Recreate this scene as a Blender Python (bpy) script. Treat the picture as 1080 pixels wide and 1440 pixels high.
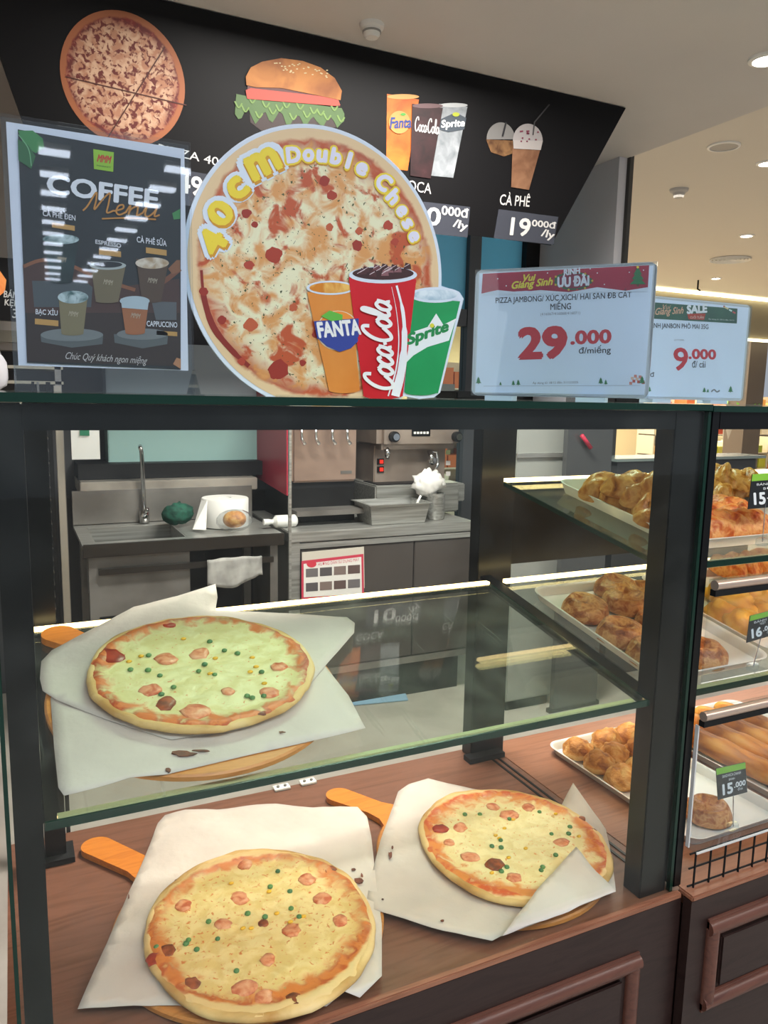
import bpy, bmesh, math, random
from mathutils import Vector, Matrix, noise
from mathutils.geometry import delaunay_2d_cdt

scene = bpy.context.scene
for o in list(bpy.data.objects):
    bpy.data.objects.remove(o)
COL = scene.collection
EYE = 1.55                       # camera height, level with the glass top of the case
R_ROWS = None

# ------------------------------------------------------------------ camera
FPX = 1081.0
def _axes():
    X = Vector((2800-540, 600-720, FPX)).normalized()
    D = Vector((417-540, 7790-720, FPX)); D = (D - X*D.dot(X)).normalized()
    Z = -D
    return X, Z.cross(X), Z
AX, AY, AZ = _axes()             # world axes in camera (right, down, forward) coordinates
cam_d = bpy.data.cameras.new('camera')
cam = bpy.data.objects.new('camera', cam_d)
COL.objects.link(cam)
cam_d.sensor_fit = 'VERTICAL'; cam_d.sensor_height = 36.0
cam_d.lens = FPX/1440*36.0
cam_d.clip_start = 0.02
right = Vector((AX[0], AY[0], AZ[0])); down = Vector((AX[1], AY[1], AZ[1])); fwd = Vector((AX[2], AY[2], AZ[2]))
M = Matrix((right, -down, -fwd)).transposed().to_4x4()
M.translation = Vector((0, 0, EYE))
cam.matrix_world = M
scene.camera = cam
CAMPOS = Vector((0, 0, EYE))

# ------------------------------------------------------------------ world, lights, exposure
world = bpy.data.worlds.new('world'); scene.world = world
world.use_nodes = True
bg = world.node_tree.nodes['Background']
bg.inputs[0].default_value = (0.80, 0.88, 1.0, 1)
bg.inputs[1].default_value = 0.30
vs = scene.view_settings
vs.view_transform = 'Standard'; vs.look = 'None'; vs.exposure = 0.52; vs.gamma = 1.0
vs.use_curve_mapping = False
scene.cycles.transparent_max_bounces = 24
scene.cycles.max_bounces = 8

def area(name, loc, target, sx, sy, power, col=(1, 1, 1)):
    l = bpy.data.lights.new(name, 'AREA'); l.shape = 'RECTANGLE'; l.size = sx; l.size_y = sy
    l.energy = power; l.color = col
    o = bpy.data.objects.new(name, l); COL.objects.link(o)
    o.location = loc
    d = Vector(target) - Vector(loc)
    o.rotation_euler = d.to_track_quat('-Z', 'Y').to_euler()
    return o
area('store_light', (0.5, -0.6, 3.5), (0.6, 1.25, 1.0), 2.4, 1.4, 145, (0.80, 0.90, 1.0))
area('aisle_light', (3.2, -0.6, 3.4), (2.2, 1.6, 1.0), 2.0, 1.5, 60, (1.0, 0.95, 0.88))
area('kitchen_light', (1.3, 2.25, 2.80), (1.3, 2.25, 0.0), 1.2, 0.35, 72, (1.0, 0.96, 0.9))
area('hall_light', (6.2, 6.0, 3.2), (6.2, 6.0, 0.0), 4.0, 3.0, 130, (1.0, 0.93, 0.82))
area('far_shop_light', (10.5, 12.0, 3.0), (10.5, 12.0, 0.0), 8.0, 4.0, 620, (1.0, 0.88, 0.68))

# ------------------------------------------------------------------ pixel -> place
def ray(px, py):
    d = Vector(((px-540)/FPX, (py-720)/FPX, 1.0))
    return Vector((AX.dot(d), AY.dot(d), AZ.dot(d)))
def Wy(px, py, y):
    r = ray(px, py); return CAMPOS + r*(y/r.y)
def Wz(px, py, z):
    r = ray(px, py); return CAMPOS + r*((z-EYE)/r.z)
def Wx(px, py, x):
    r = ray(px, py); return CAMPOS + r*(x/r.x)
def Wp(px, py, O, N):
    r = ray(px, py); return CAMPOS + r*((O-CAMPOS).dot(N)/r.dot(N))

# ------------------------------------------------------------------ materials
def lin(h):
    h = h.lstrip('#'); v = [int(h[i:i+2], 16)/255 for i in (0, 2, 4)]
    return tuple(((c/12.92) if c <= 0.04045 else ((c+0.055)/1.055)**2.4) for c in v) + (1.0,)
MATS = {}
def mat(name, h, rough=0.6, metal=0.0, var=0.0, h2=None, scale=8.0, bump=0.0, bscale=40.0, emit=0.0, stretch=None, spec=None, coat=0.0, detail=4.0):
    if name in MATS: return MATS[name]
    m = bpy.data.materials.new(name); m.use_nodes = True
    nt = m.node_tree; b = nt.nodes['Principled BSDF']
    c1 = lin(h); b.inputs['Base Color'].default_value = c1
    b.inputs['Roughness'].default_value = rough; b.inputs['Metallic'].default_value = metal
    if spec is not None: b.inputs['Specular IOR Level'].default_value = spec
    if coat: b.inputs['Coat Weight'].default_value = coat
    tc = nt.nodes.new('ShaderNodeTexCoord'); mp = nt.nodes.new('ShaderNodeMapping')
    nt.links.new(tc.outputs['Object'], mp.inputs[0])
    if stretch: mp.inputs['Scale'].default_value = stretch
    if h2 or var:
        n = nt.nodes.new('ShaderNodeTexNoise'); n.inputs['Scale'].default_value = scale; n.inputs['Detail'].default_value = detail
        nt.links.new(mp.outputs[0], n.inputs['Vector'])
        r = nt.nodes.new('ShaderNodeValToRGB')
        if h2: c2 = lin(h2)
        else: c2 = tuple(min(1, c*(1-var)) for c in c1[:3]) + (1,)
        r.color_ramp.elements[0].position = 0.35; r.color_ramp.elements[1].position = 0.65
        r.color_ramp.elements[0].color = c2; r.color_ramp.elements[1].color = c1
        nt.links.new(n.outputs['Fac'], r.inputs[0]); nt.links.new(r.outputs[0], b.inputs['Base Color'])
    if bump:
        n2 = nt.nodes.new('ShaderNodeTexNoise'); n2.inputs['Scale'].default_value = bscale; n2.inputs['Detail'].default_value = 5
        nt.links.new(mp.outputs[0], n2.inputs['Vector'])
        bp = nt.nodes.new('ShaderNodeBump'); bp.inputs['Strength'].default_value = bump; bp.inputs['Distance'].default_value = 0.01
        nt.links.new(n2.outputs['Fac'], bp.inputs['Height']); nt.links.new(bp.outputs[0], b.inputs['Normal'])
    if emit:
        b.inputs['Emission Color'].default_value = c1; b.inputs['Emission Strength'].default_value = emit
    MATS[name] = m; return m
def glass_mat(name, tint='#f4fffa', refl=1.0, film=0.0, film_col='#cfd6d2', rough=0.02, scratch=False):
    """thin clear pane: transparent + fresnel mirror, with an optional dusty film"""
    if name in MATS: return MATS[name]
    m = bpy.data.materials.new(name); m.use_nodes = True
    nt = m.node_tree; nt.nodes.clear(); L = nt.links.new
    out = nt.nodes.new('ShaderNodeOutputMaterial'); mix = nt.nodes.new('ShaderNodeMixShader')
    tr = nt.nodes.new('ShaderNodeBsdfTransparent'); tr.inputs[0].default_value = lin(tint)
    gl = nt.nodes.new('ShaderNodeBsdfGlossy'); gl.inputs['Roughness'].default_value = rough
    geo = nt.nodes.new('ShaderNodeNewGeometry'); dt = nt.nodes.new('ShaderNodeVectorMath'); dt.operation = 'DOT_PRODUCT'
    L(geo.outputs['Incoming'], dt.inputs[0]); L(geo.outputs['Normal'], dt.inputs[1])
    def mth(op, a, b):
        q = nt.nodes.new('ShaderNodeMath'); q.operation = op
        for i, v in enumerate((a, b)):
            if v is None: continue
            if isinstance(v, (int, float)): q.inputs[i].default_value = v
            else: L(v, q.inputs[i])
        return q
    pw = mth('POWER', mth('SUBTRACT', 1.0, mth('ABSOLUTE', dt.outputs['Value'], None).outputs[0]).outputs[0], 5.0)
    fr = mth('ADD', mth('MULTIPLY', pw.outputs[0], 0.96).outputs[0], 0.035)
    mul = nt.nodes.new('ShaderNodeMath'); mul.operation = 'MULTIPLY'; mul.inputs[1].default_value = refl; mul.use_clamp = True
    L(fr.outputs[0], mul.inputs[0]); L(mul.outputs[0], mix.inputs[0]); L(tr.outputs[0], mix.inputs[1]); L(gl.outputs[0], mix.inputs[2])
    last = mix
    if film:
        df = nt.nodes.new('ShaderNodeBsdfDiffuse'); df.inputs[0].default_value = lin(film_col)
        tc = nt.nodes.new('ShaderNodeTexCoord'); mp = nt.nodes.new('ShaderNodeMapping'); L(tc.outputs['Object'], mp.inputs[0])
        n = nt.nodes.new('ShaderNodeTexNoise'); n.inputs['Scale'].default_value = 5.0; n.inputs['Detail'].default_value = 6
        n.inputs['Distortion'].default_value = 1.2
        L(mp.outputs[0], n.inputs['Vector'])
        rp = nt.nodes.new('ShaderNodeValToRGB'); rp.color_ramp.elements[0].position = 0.45; rp.color_ramp.elements[1].position = 0.8
        rp.color_ramp.elements[0].color = (0, 0, 0, 1); rp.color_ramp.elements[1].color = (1, 1, 1, 1)
        L(n.outputs['Fac'], rp.inputs[0])
        src = rp.outputs[0]
        if scratch:
            mp2 = nt.nodes.new('ShaderNodeMapping'); mp2.inputs['Scale'].default_value = (90, 4, 1); mp2.inputs['Rotation'].default_value = (0, 0, 0.5)
            L(tc.outputs['Object'], mp2.inputs[0])
            n2 = nt.nodes.new('ShaderNodeTexNoise'); n2.inputs['Scale'].default_value = 1.0; n2.inputs['Detail'].default_value = 2
            L(mp2.outputs[0], n2.inputs['Vector'])
            r2 = nt.nodes.new('ShaderNodeValToRGB'); r2.color_ramp.elements[0].position = 0.66; r2.color_ramp.elements[1].position = 0.74
            L(n2.outputs['Fac'], r2.inputs[0])
            ad = nt.nodes.new('ShaderNodeMath'); ad.operation = 'ADD'; L(rp.outputs[0], ad.inputs[0]); L(r2.outputs[0], ad.inputs[1]); src = ad.outputs[0]
        m2 = nt.nodes.new('ShaderNodeMath'); m2.operation = 'MULTIPLY'; m2.inputs[1].default_value = film
        L(src, m2.inputs[0])
        a2 = nt.nodes.new('ShaderNodeMath'); a2.operation = 'ADD'; a2.inputs[1].default_value = film*0.12; L(m2.outputs[0], a2.inputs[0])
        mx = nt.nodes.new('ShaderNodeMixShader'); L(a2.outputs[0], mx.inputs[0]); L(last.outputs[0], mx.inputs[1]); L(df.outputs[0], mx.inputs[2])
        last = mx
    L(last.outputs[0], out.inputs[0])
    MATS[name] = m; return m

def ramp_mat(name, stops, kind='noise', scale=6.0, rough=0.6, bump=0.3, bscale=30, distort=0.5, detail=6, spec=0.4, coord='Object', stretch=None):
    """noise or voronoi driven colour ramp with several stops"""
    if name in MATS: return MATS[name]
    m = bpy.data.materials.new(name); m.use_nodes = True
    nt = m.node_tree; b = nt.nodes['Principled BSDF']; L = nt.links.new
    b.inputs['Roughness'].default_value = rough; b.inputs['Specular IOR Level'].default_value = spec
    tc = nt.nodes.new('ShaderNodeTexCoord'); mp = nt.nodes.new('ShaderNodeMapping'); L(tc.outputs[coord], mp.inputs[0])
    if stretch: mp.inputs['Scale'].default_value = stretch
    if kind == 'noise':
        n = nt.nodes.new('ShaderNodeTexNoise'); n.inputs['Detail'].default_value = detail; n.inputs['Distortion'].default_value = distort; o = n.outputs['Fac']
    else:
        n = nt.nodes.new('ShaderNodeTexVoronoi'); o = n.outputs['Distance']
    n.inputs['Scale'].default_value = scale; L(mp.outputs[0], n.inputs['Vector'])
    r = nt.nodes.new('ShaderNodeValToRGB'); el = r.color_ramp.elements
    el[0].position = stops[0][0]; el[0].color = lin(stops[0][1]); el[1].position = stops[-1][0]; el[1].color = lin(stops[-1][1])
    for p, c in stops[1:-1]:
        e = el.new(p); e.color = lin(c)
    L(o, r.inputs[0]); L(r.outputs[0], b.inputs['Base Color'])
    if bump:
        n2 = nt.nodes.new('ShaderNodeTexNoise'); n2.inputs['Scale'].default_value = bscale; n2.inputs['Detail'].default_value = 4; L(mp.outputs[0], n2.inputs['Vector'])
        bp = nt.nodes.new('ShaderNodeBump'); bp.inputs['Strength'].default_value = bump; bp.inputs['Distance'].default_value = 0.004
        L(n2.outputs['Fac'], bp.inputs['Height']); L(bp.outputs[0], b.inputs['Normal'])
    MATS[name] = m; return m

def pizza_mat(name, R, cheese, cheese2, sauce, crust, brown, seed=0, lo=0.70, hi=0.90, crust_at=0.93, spot=0.62, rough=0.45, spots_scale=60, bump=0.5, herb=None, herb_amt=0.69):
    """cheese in the middle, browned sauce ring, pale rim; radius in object space"""
    if name in MATS: return MATS[name]
    m = bpy.data.materials.new(name); m.use_nodes = True
    nt = m.node_tree; b = nt.nodes['Principled BSDF']; L = nt.links.new; N = nt.nodes.new
    b.inputs['Roughness'].default_value = rough
    tc = N('ShaderNodeTexCoord'); mp = N('ShaderNodeMapping'); L(tc.outputs['Object'], mp.inputs[0])
    mp.inputs['Location'].default_value = (seed*0.0, 0, 0)
    sep = N('ShaderNodeSeparateXYZ'); L(mp.outputs[0], sep.inputs[0])
    cmb = N('ShaderNodeCombineXYZ'); L(sep.outputs[0], cmb.inputs[0]); L(sep.outputs[1], cmb.inputs[1])
    ln = N('ShaderNodeVectorMath'); ln.operation = 'LENGTH'; L(cmb.outputs[0], ln.inputs[0])
    dv = N('ShaderNodeMath'); dv.operation = 'DIVIDE'; dv.inputs[1].default_value = R; L(ln.outputs['Value'], dv.inputs[0])
    def nz(scale, detail=5, off=0.0, dist=0.6):
        a = N('ShaderNodeVectorMath'); a.operation = 'ADD'; a.inputs[1].default_value = (seed*3.1+off, seed*1.7-off, seed*0.9); L(cmb.outputs[0], a.inputs[0])
        n = N('ShaderNodeTexNoise'); n.inputs['Scale'].default_value = scale; n.inputs['Detail'].default_value = detail; n.inputs['Distortion'].default_value = dist
        L(a.outputs[0], n.inputs['Vector']); return n.outputs['Fac']
    def math_(op, x, y):
        q = N('ShaderNodeMath'); q.operation = op
        for i, v in enumerate((x, y)):
            if isinstance(v, (int, float)): q.inputs[i].default_value = v
            else: L(v, q.inputs[i])
        return q.outputs[0]
    def ramp(src, p0, p1):
        r = N('ShaderNodeMapRange'); r.inputs[1].default_value = p0; r.inputs[2].default_value = p1; r.clamp = True; r.interpolation_type = 'SMOOTHSTEP'
        L(src, r.inputs[0]); return r.outputs[0]
    def mixc(f, a, c):
        x = N('ShaderNodeMix'); x.data_type = 'RGBA'; L(f, x.inputs[0])
        for i, v in ((6, a), (7, c)):
            if isinstance(v, str): x.inputs[i].default_value = lin(v)
            else: L(v, x.inputs[i])
        return x.outputs[2]
    big = nz(1.5/R); mid = nz(7.0/R, 6, 4.0); fine = nz(spots_scale/R*0.4, 4, 9.0)
    ch = mixc(ramp(mid, 0.38, 0.62), cheese2, cheese)
    ch = mixc(ramp(fine, spot, spot+0.10), ch, brown)                       # toasted specks
    warped = math_('ADD', dv.outputs[0], math_('MULTIPLY', math_('SUBTRACT', big, 0.5), 0.34))
    warped = math_('ADD', warped, math_('MULTIPLY', math_('SUBTRACT', mid, 0.5), 0.55))
    sc_ = mixc(ramp(mid, 0.42, 0.58), sauce, brown)
    c = mixc(ramp(warped, lo, hi), ch, sc_)
    wr2 = math_('ADD', dv.outputs[0], math_('MULTIPLY', math_('SUBTRACT', mid, 0.5), 0.10))
    c = mixc(ramp(wr2, crust_at-0.015, crust_at+0.025), c, crust)
    if herb:
        c = mixc(math_('MULTIPLY', ramp(nz(95.0/R*0.4, 2, 17.0), herb_amt, herb_amt+0.03), ramp(dv.outputs[0], 0.9, 0.8)), c, herb)
    L(c, b.inputs['Base Color'])
    if bump:
        bp = N('ShaderNodeBump'); bp.inputs['Strength'].default_value = bump; bp.inputs['Distance'].default_value = 0.004
        L(math_('ADD', mid, math_('MULTIPLY', fine, 0.3)), bp.inputs['Height']); L(bp.outputs[0], b.inputs['Normal'])
    MATS[name] = m; return m

def wood_mat(name, c1, c2, stretch, rough=0.45, scale=3.0, bump=0.05):
    return ramp_mat(name, [(0.30, c2), (0.5, c1), (0.72, c2)], 'noise', scale, rough, bump, 40, 1.5, 8, 0.4, 'Object', stretch)

# ------------------------------------------------------------------ objects
WM = {}
def tag(o, label=None, cat=None, group=None, kind=None):
    if label: o['label'] = label
    if cat: o['category'] = cat
    if group: o['group'] = group
    if kind: o['kind'] = kind
    return o
def thing(name, label, cat, loc=(0, 0, 0), rot=None, group=None):
    o = bpy.data.objects.new(name, None); COL.objects.link(o); o.empty_display_size = 0.05
    m = Matrix.Translation(Vector(loc))
    if rot is not None: m = m @ (rot.to_4x4() if not isinstance(rot, (int, float)) else Matrix.Rotation(rot, 4, 'Z'))
    o.matrix_world = m; WM[o.name] = m.copy()
    tag(o, label, cat, group)
    return o
class MB:
    """collects shapes; build() links them as ONE mesh object"""
    def __init__(s): s.v = []; s.f = []; s.m = []; s.mats = []; s.cur = 0; s.T = Matrix.Identity(4)
    def use(s, mt):
        if mt not in s.mats: s.mats.append(mt)
        s.cur = s.mats.index(mt); return s
    def add(s, vs, fs):
        n = len(s.v); s.v += [tuple(s.T @ Vector(p)) for p in vs]
        for f in fs: s.f.append(tuple(n+i for i in f)); s.m.append(s.cur)
        return s
    def box(s, x0, x1, y0, y1, z0, z1, bev=0.0):
        if bev <= 0:
            return s.add([(x, y, z) for x in (x0, x1) for y in (y0, y1) for z in (z0, z1)],
                  [(0, 1, 3, 2), (4, 6, 7, 5), (0, 4, 5, 1), (2, 3, 7, 6), (0, 2, 6, 4), (1, 5, 7, 3)])
        bm = bmesh.new(); bmesh.ops.create_cube(bm, size=1)
        for q in bm.verts: q.co = Vector(((x0+x1)/2+q.co.x*(x1-x0), (y0+y1)/2+q.co.y*(y1-y0), (z0+z1)/2+q.co.z*(z1-z0)))
        bmesh.ops.bevel(bm, geom=list(bm.edges), offset=bev, segments=2, affect='EDGES')
        return s.bm(bm)
    def bm(s, bm):
        bm.verts.index_update()
        s.add([q.co[:] for q in bm.verts], [tuple(v.index for v in f.verts) for f in bm.faces]); bm.free(); return s
    def tube(s, pts, rad, n=10, cap=True):
        pts = [Vector(p) for p in pts]; rads = rad if isinstance(rad, (list, tuple)) else [rad]*len(pts)
        up = None; rings = []
        for i, p in enumerate(pts):
            d = (pts[min(i+1, len(pts)-1)] - pts[max(i-1, 0)]).normalized()
            if up is None: up = Vector((0, 0, 1)) if abs(d.z) < 0.9 else Vector((1, 0, 0))
            a = d.cross(up).normalized(); up = a.cross(d).normalized()
            rings.append([p + (a*math.cos(2*math.pi*k/n) + up*math.sin(2*math.pi*k/n))*rads[i] for k in range(n)])
        vs = [q for r in rings for q in r]; fs = []
        for i in range(len(pts)-1):
            for k in range(n): fs.append((i*n+k, i*n+(k+1) % n, (i+1)*n+(k+1) % n, (i+1)*n+k))
        if cap: fs.append(tuple(range(n-1, -1, -1))); fs.append(tuple((len(pts)-1)*n+k for k in range(n)))
        return s.add(vs, fs)
    def lathe(s, prof, n=24, c=(0, 0, 0), close=False):
        vs = []; fs = []; m = len(prof)
        for k in range(n):
            a = 2*math.pi*k/n
            vs += [(c[0]+r*math.cos(a), c[1]+r*math.sin(a), c[2]+z) for r, z in prof]
        for k in range(n):
            k2 = (k+1) % n
            for i in range(m-1): fs.append((k*m+i, k2*m+i, k2*m+i+1, k*m+i+1))
        if prof[0][0] > 1e-5 and close: fs.append(tuple(k*m for k in range(n-1, -1, -1)))
        if prof[-1][0] > 1e-5 and close: fs.append(tuple(k*m+m-1 for k in range(n)))
        return s.add(vs, fs)
    def prism(s, poly, d):
        """extrude a polygon (3-D points) by vector d"""
        n = len(poly); d = Vector(d); P = [Vector(p) for p in poly]
        return s.add([p[:] for p in P] + [(p+d)[:] for p in P],
                     [tuple(range(n-1, -1, -1)), tuple(range(n, 2*n))] + [(i, (i+1) % n, n+(i+1) % n, n+i) for i in range(n)])
    def sphere(s, c, r, sc=(1, 1, 1), n=12, m=8):
        vs = []; fs = []
        for i in range(m+1):
            t = math.pi*i/m
            for k in range(n):
                a = 2*math.pi*k/n
                vs.append((c[0]+r*sc[0]*math.sin(t)*math.cos(a), c[1]+r*sc[1]*math.sin(t)*math.sin(a), c[2]+r*sc[2]*math.cos(t)))
        for i in range(m):
            for k in range(n): fs.append((i*n+k, (i+1)*n+k, (i+1)*n+(k+1) % n, i*n+(k+1) % n))
        return s.add(vs, fs)
    def build(s, name, mt=None, parent=None, smooth=False, label=None, cat=None, group=None, kind=None, world=True, origin=None):
        me = bpy.data.meshes.new(name)
        o = bpy.data.objects.new(name, me); COL.objects.link(o)
        V = [Vector(p) for p in s.v]
        if parent is not None:
            pm = WM[parent.name]
            if world:
                inv = pm.inverted(); V = [inv @ p for p in V]
            o.parent = parent; WM[o.name] = pm.copy()
        else:
            if origin is None:
                lo = Vector([min(p[i] for p in V) for i in range(3)]); hi = Vector([max(p[i] for p in V) for i in range(3)])
                origin = Vector(((lo.x+hi.x)/2, (lo.y+hi.y)/2, lo.z))
            origin = Vector(origin); V = [p-origin for p in V]; o.location = origin
            WM[o.name] = Matrix.Translation(origin)
        me.from_pydata([p[:] for p in V], [], s.f)
        for mm in (s.mats if s.mats else [mt]): me.materials.append(mm)
        if s.mats:
            for p, mi in zip(me.polygons, s.m): p.material_index = mi
        if smooth:
            for p in me.polygons: p.use_smooth = True
            if smooth == 'auto':
                try: me.set_sharp_from_angle(angle=math.radians(40))
                except Exception: pass
        bm = bmesh.new(); bm.from_mesh(me); bmesh.ops.recalc_face_normals(bm, faces=bm.faces); bm.to_mesh(me); bm.free()
        me.update()
        return tag(o, label, cat, group, kind)
def box(name, b, mt, parent=None, bev=0.0, **k):
    return MB().box(*b, bev=bev).build(name, mt, parent, smooth=('auto' if bev else False), **k)
def struct(name, mb, mt, parent=None, **k):
    return mb.build(name, mt, parent, kind='structure', **k)
def place_copy(src, mw, label=None, group=None):
    r = src.copy(); COL.objects.link(r); r.matrix_world = mw; WM[r.name] = mw.copy()
    if label: r['label'] = label
    if group: r['group'] = group
    for ch in list(src.children):
        c = ch.copy(); COL.objects.link(c); c.parent = r; WM[c.name] = mw.copy()
        for g in list(ch.children):
            d = g.copy(); COL.objects.link(d); d.parent = c; WM[d.name] = mw.copy()
    return r
# ------------------------------------------------------------------ shared materials
BLACK = mat('black_frame', '#08090b', 0.3, spec=0.3)
BLACKM = mat('black_matt', '#0e0e10', 0.6, spec=0.3)
GREENEDGE = mat('glass_edge_green', '#062c21', 0.2, spec=0.4)
CLEAR = glass_mat('clear_front_glass', '#fdfffd', 0.5, film=0.018, film_col='#c8ccc8')
SHELFG = glass_mat('shelf_glass', '#f4f8f4', 1.2, film=0.12, film_col='#b8bcae', scratch=True)
ACRYL = glass_mat('acrylic_clear', '#f6fafc', 1.2, film=0.03)
TOPG = glass_mat('dimming_top_glass', '#c2d4c8', 1.0, film=0.25, film_col='#9aa69e')  # tint and film added to dim the light reaching the shelf
PLAIN = glass_mat('plain_glass', '#f2faf6', 1.0)
STEEL = mat('brushed_steel', '#b9b9b6', 0.35, 0.6, h2='#94948f', scale=3, stretch=(1, 30, 30))
STEELD = mat('dull_steel', '#8f8c88', 0.42, 0.55, h2='#716d69', scale=4)
CHROME = mat('chrome', '#d8d8d8', 0.12, 1.0)
WHITEP = mat('white_plastic', '#e8e8e4', 0.35)
LEDW = mat('led_warm', '#ffd9a0', 0.5, emit=6.0)
LEDN = mat('led_neutral', '#ffdf9c', 0.5, emit=5.0)
DECKW = wood_mat('deck_wood', '#7e5442', '#6a4532', (1.2, 14, 14), 0.35, 2.2)
RAILW = wood_mat('rail_wood', '#a06a50', '#82503a', (1.2, 16, 16), 0.4, 3)
DARKW = wood_mat('dark_panel_wood', '#32201c', '#261512', (2, 14, 14), 0.42, 2.0)
MOULDW = wood_mat('moulding_wood', '#6a4134', '#54322a', (2, 14, 14), 0.35, 2.5)
BOARDW = wood_mat('peel_wood', '#d08a45', '#b9742f', (3, 20, 20), 0.4, 2.5)
BOARDW2 = wood_mat('handle_wood', '#d9822b', '#c56f1f', (3, 20, 20), 0.4, 2.5)
PAPER = mat('parchment', '#d4c9be', 0.75, h2='#c6bab0', scale=7, bump=0.5, bscale=16)

# ------------------------------------------------------------------ the setting
CEIL = EYE + 1.30
CEIL2 = EYE + 1.70
floor_m = ramp_mat('floor_concrete', [(0.3, '#a49c92'), (0.6, '#b7b0a6'), (0.8, '#a89f95')], 'noise', 3, 0.5, 0.1, 60)
struct('floor', MB().box(-6, 20, -10, 20, -0.05, 0), floor_m)
ceil_m = mat('ceiling_paint', '#d6d0ca', 0.8, var=0.05, scale=1.5)
ceil2_m = mat('hall_ceiling_paint', '#ded6c8', 0.8)
struct('ceiling', MB().box(-6, 3.09, -0.4, 4.3, CEIL, CEIL+0.42), ceil_m)
struct('ceiling', MB().box(3.09, 20, -0.4, 20, CEIL2, CEIL2+0.06), ceil2_m)
greywall = mat('grey_wall_panel', '#c3c3c8', 0.6)
struct('wall_right', MB().box(3.03, 3.09, 3.42, 4.25, 0, CEIL), greywall)
struct('trim_1', MB().box(3.085, 3.11, 3.395, 3.42, 0, CEIL2-0.02), mat('dark_trim', '#33322f', 0.5))
wallm = mat('kitchen_wall', '#3c3c40', 0.6, var=0.1, scale=3)
struct('wall_back', MB().box(-2.0, 1.95, 4.22, 4.30, 0, CEIL), wallm)
struct('wall_left', MB().box(-0.9, -0.82, 1.4, 4.22, 0, CEIL), mat('side_wall', '#a79f96', 0.6))
# window wall beside the kitchen
TEAL = mat('tinted_film', '#9adcf2', 0.2, var=0.10, scale=2)
_b = TEAL.node_tree.nodes['Principled BSDF']; _tl = TEAL.node_tree.nodes.new('ShaderNodeBsdfTranslucent'); _tl.inputs[0].default_value = lin('#8fd8f2')
_mx = TEAL.node_tree.nodes.new('ShaderNodeMixShader'); _mx.inputs[0].default_value = 0.55
TEAL.node_tree.links.new(_b.outputs[0], _mx.inputs[1]); TEAL.node_tree.links.new(_tl.outputs[0], _mx.inputs[2]); TEAL.node_tree.links.new(_mx.outputs[0], TEAL.node_tree.nodes['Material Output'].inputs[0])
FRAME = mat('window_frame_grey', '#45484c', 0.45)
wy = 4.12
def Q(px, py, y=wy):
    p = Wy(px, py, y); return p.x, p.z
w1 = struct('window_1', MB().box(1.95, 3.03, wy, wy+0.05, CEIL-0.08, CEIL), FRAME)
xs = [1.95, Q(612, 420)[0], Q(657, 400)[0], Q(673, 400)[0], Q(736, 370)[0], Q(757, 370)[0]]
zt = Q(640, 446)[1]
w1g = glass_mat('window_clear', '#e6f2f2', 1.2)
for a, b in ((1.95, xs[2]), (xs[3], xs[4])):
    struct('pane', MB().box(a, b, wy+0.02, wy+0.028, zt+0.05, CEIL-0.08), TEAL, w1)
    struct('pane', MB().box(a, b, wy+0.02, wy+0.028, 0.1, zt-0.05), w1g, w1)
struct('mullion', MB().box(xs[2], xs[3], wy-0.02, wy+0.06, 0, CEIL-0.08), FRAME, w1)
struct('mullion', MB().box(xs[4], xs[5], wy-0.03, wy+0.06, 0, CEIL-0.08), BLACKM, w1)
struct('mullion', MB().box(xs[5], 3.03, wy, wy+0.06, 0, CEIL-0.08), greywall, w1)
struct('transom', MB().box(1.95, xs[2], wy-0.01, wy+0.05, zt-0.05, zt+0.05), FRAME, w1)
struct('transom', MB().box(xs[3], xs[4], wy-0.01, wy+0.05, zt-0.05, zt+0.05), FRAME, w1)
struct('trim_2', MB().box(1.95, 3.03, wy-0.01, wy+0.05, 0, 0.1), FRAME)

# ------------------------------------------------------------------ the display cases
ZT = EYE - 0.005      # top of the glass top
ZDECK = EYE - 0.962   # deck surface
YF, YB = 1.0, 1.66
XR = 1.127
SY0, SY1 = 1.02, 1.552
SZ0 = Wy(640, 1040, SY0).z; SZ1 = EYE - 0.459
def shelf_z(y, z0=SZ0): return z0 + (y-SY0)*(SZ1-SZ0)/(SY1-SY0)
SN = Vector((0, -(SZ1-SZ0), (SY1-SY0))).normalized()
SLOPE = math.atan2(SZ1-SZ0, SY1-SY0)
def onshelf(px, py, dz=0.0, z0=SZ0):
    return Wp(px, py, Vector((0, SY0, z0+dz)), SN)

def slanted(mb, x0, x1, y0, y1, t, z0=SZ0, off=0.0):
    a, b = shelf_z(y0, z0)+off, shelf_z(y1, z0)+off
    return mb.add([(x, y, z+dz) for x in (x0, x1) for (y, z) in ((y0, a), (y1, b)) for dz in (-t, 0)],
                  [(0, 1, 3, 2), (4, 6, 7, 5), (0, 4, 5, 1), (2, 3, 7, 6), (0, 2, 6, 4), (1, 5, 7, 3)])

c1 = thing('display_case', 'dark glass display case on a wooden base holding three pizzas', 'display case', (0.55, 1.33, 0))
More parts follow.
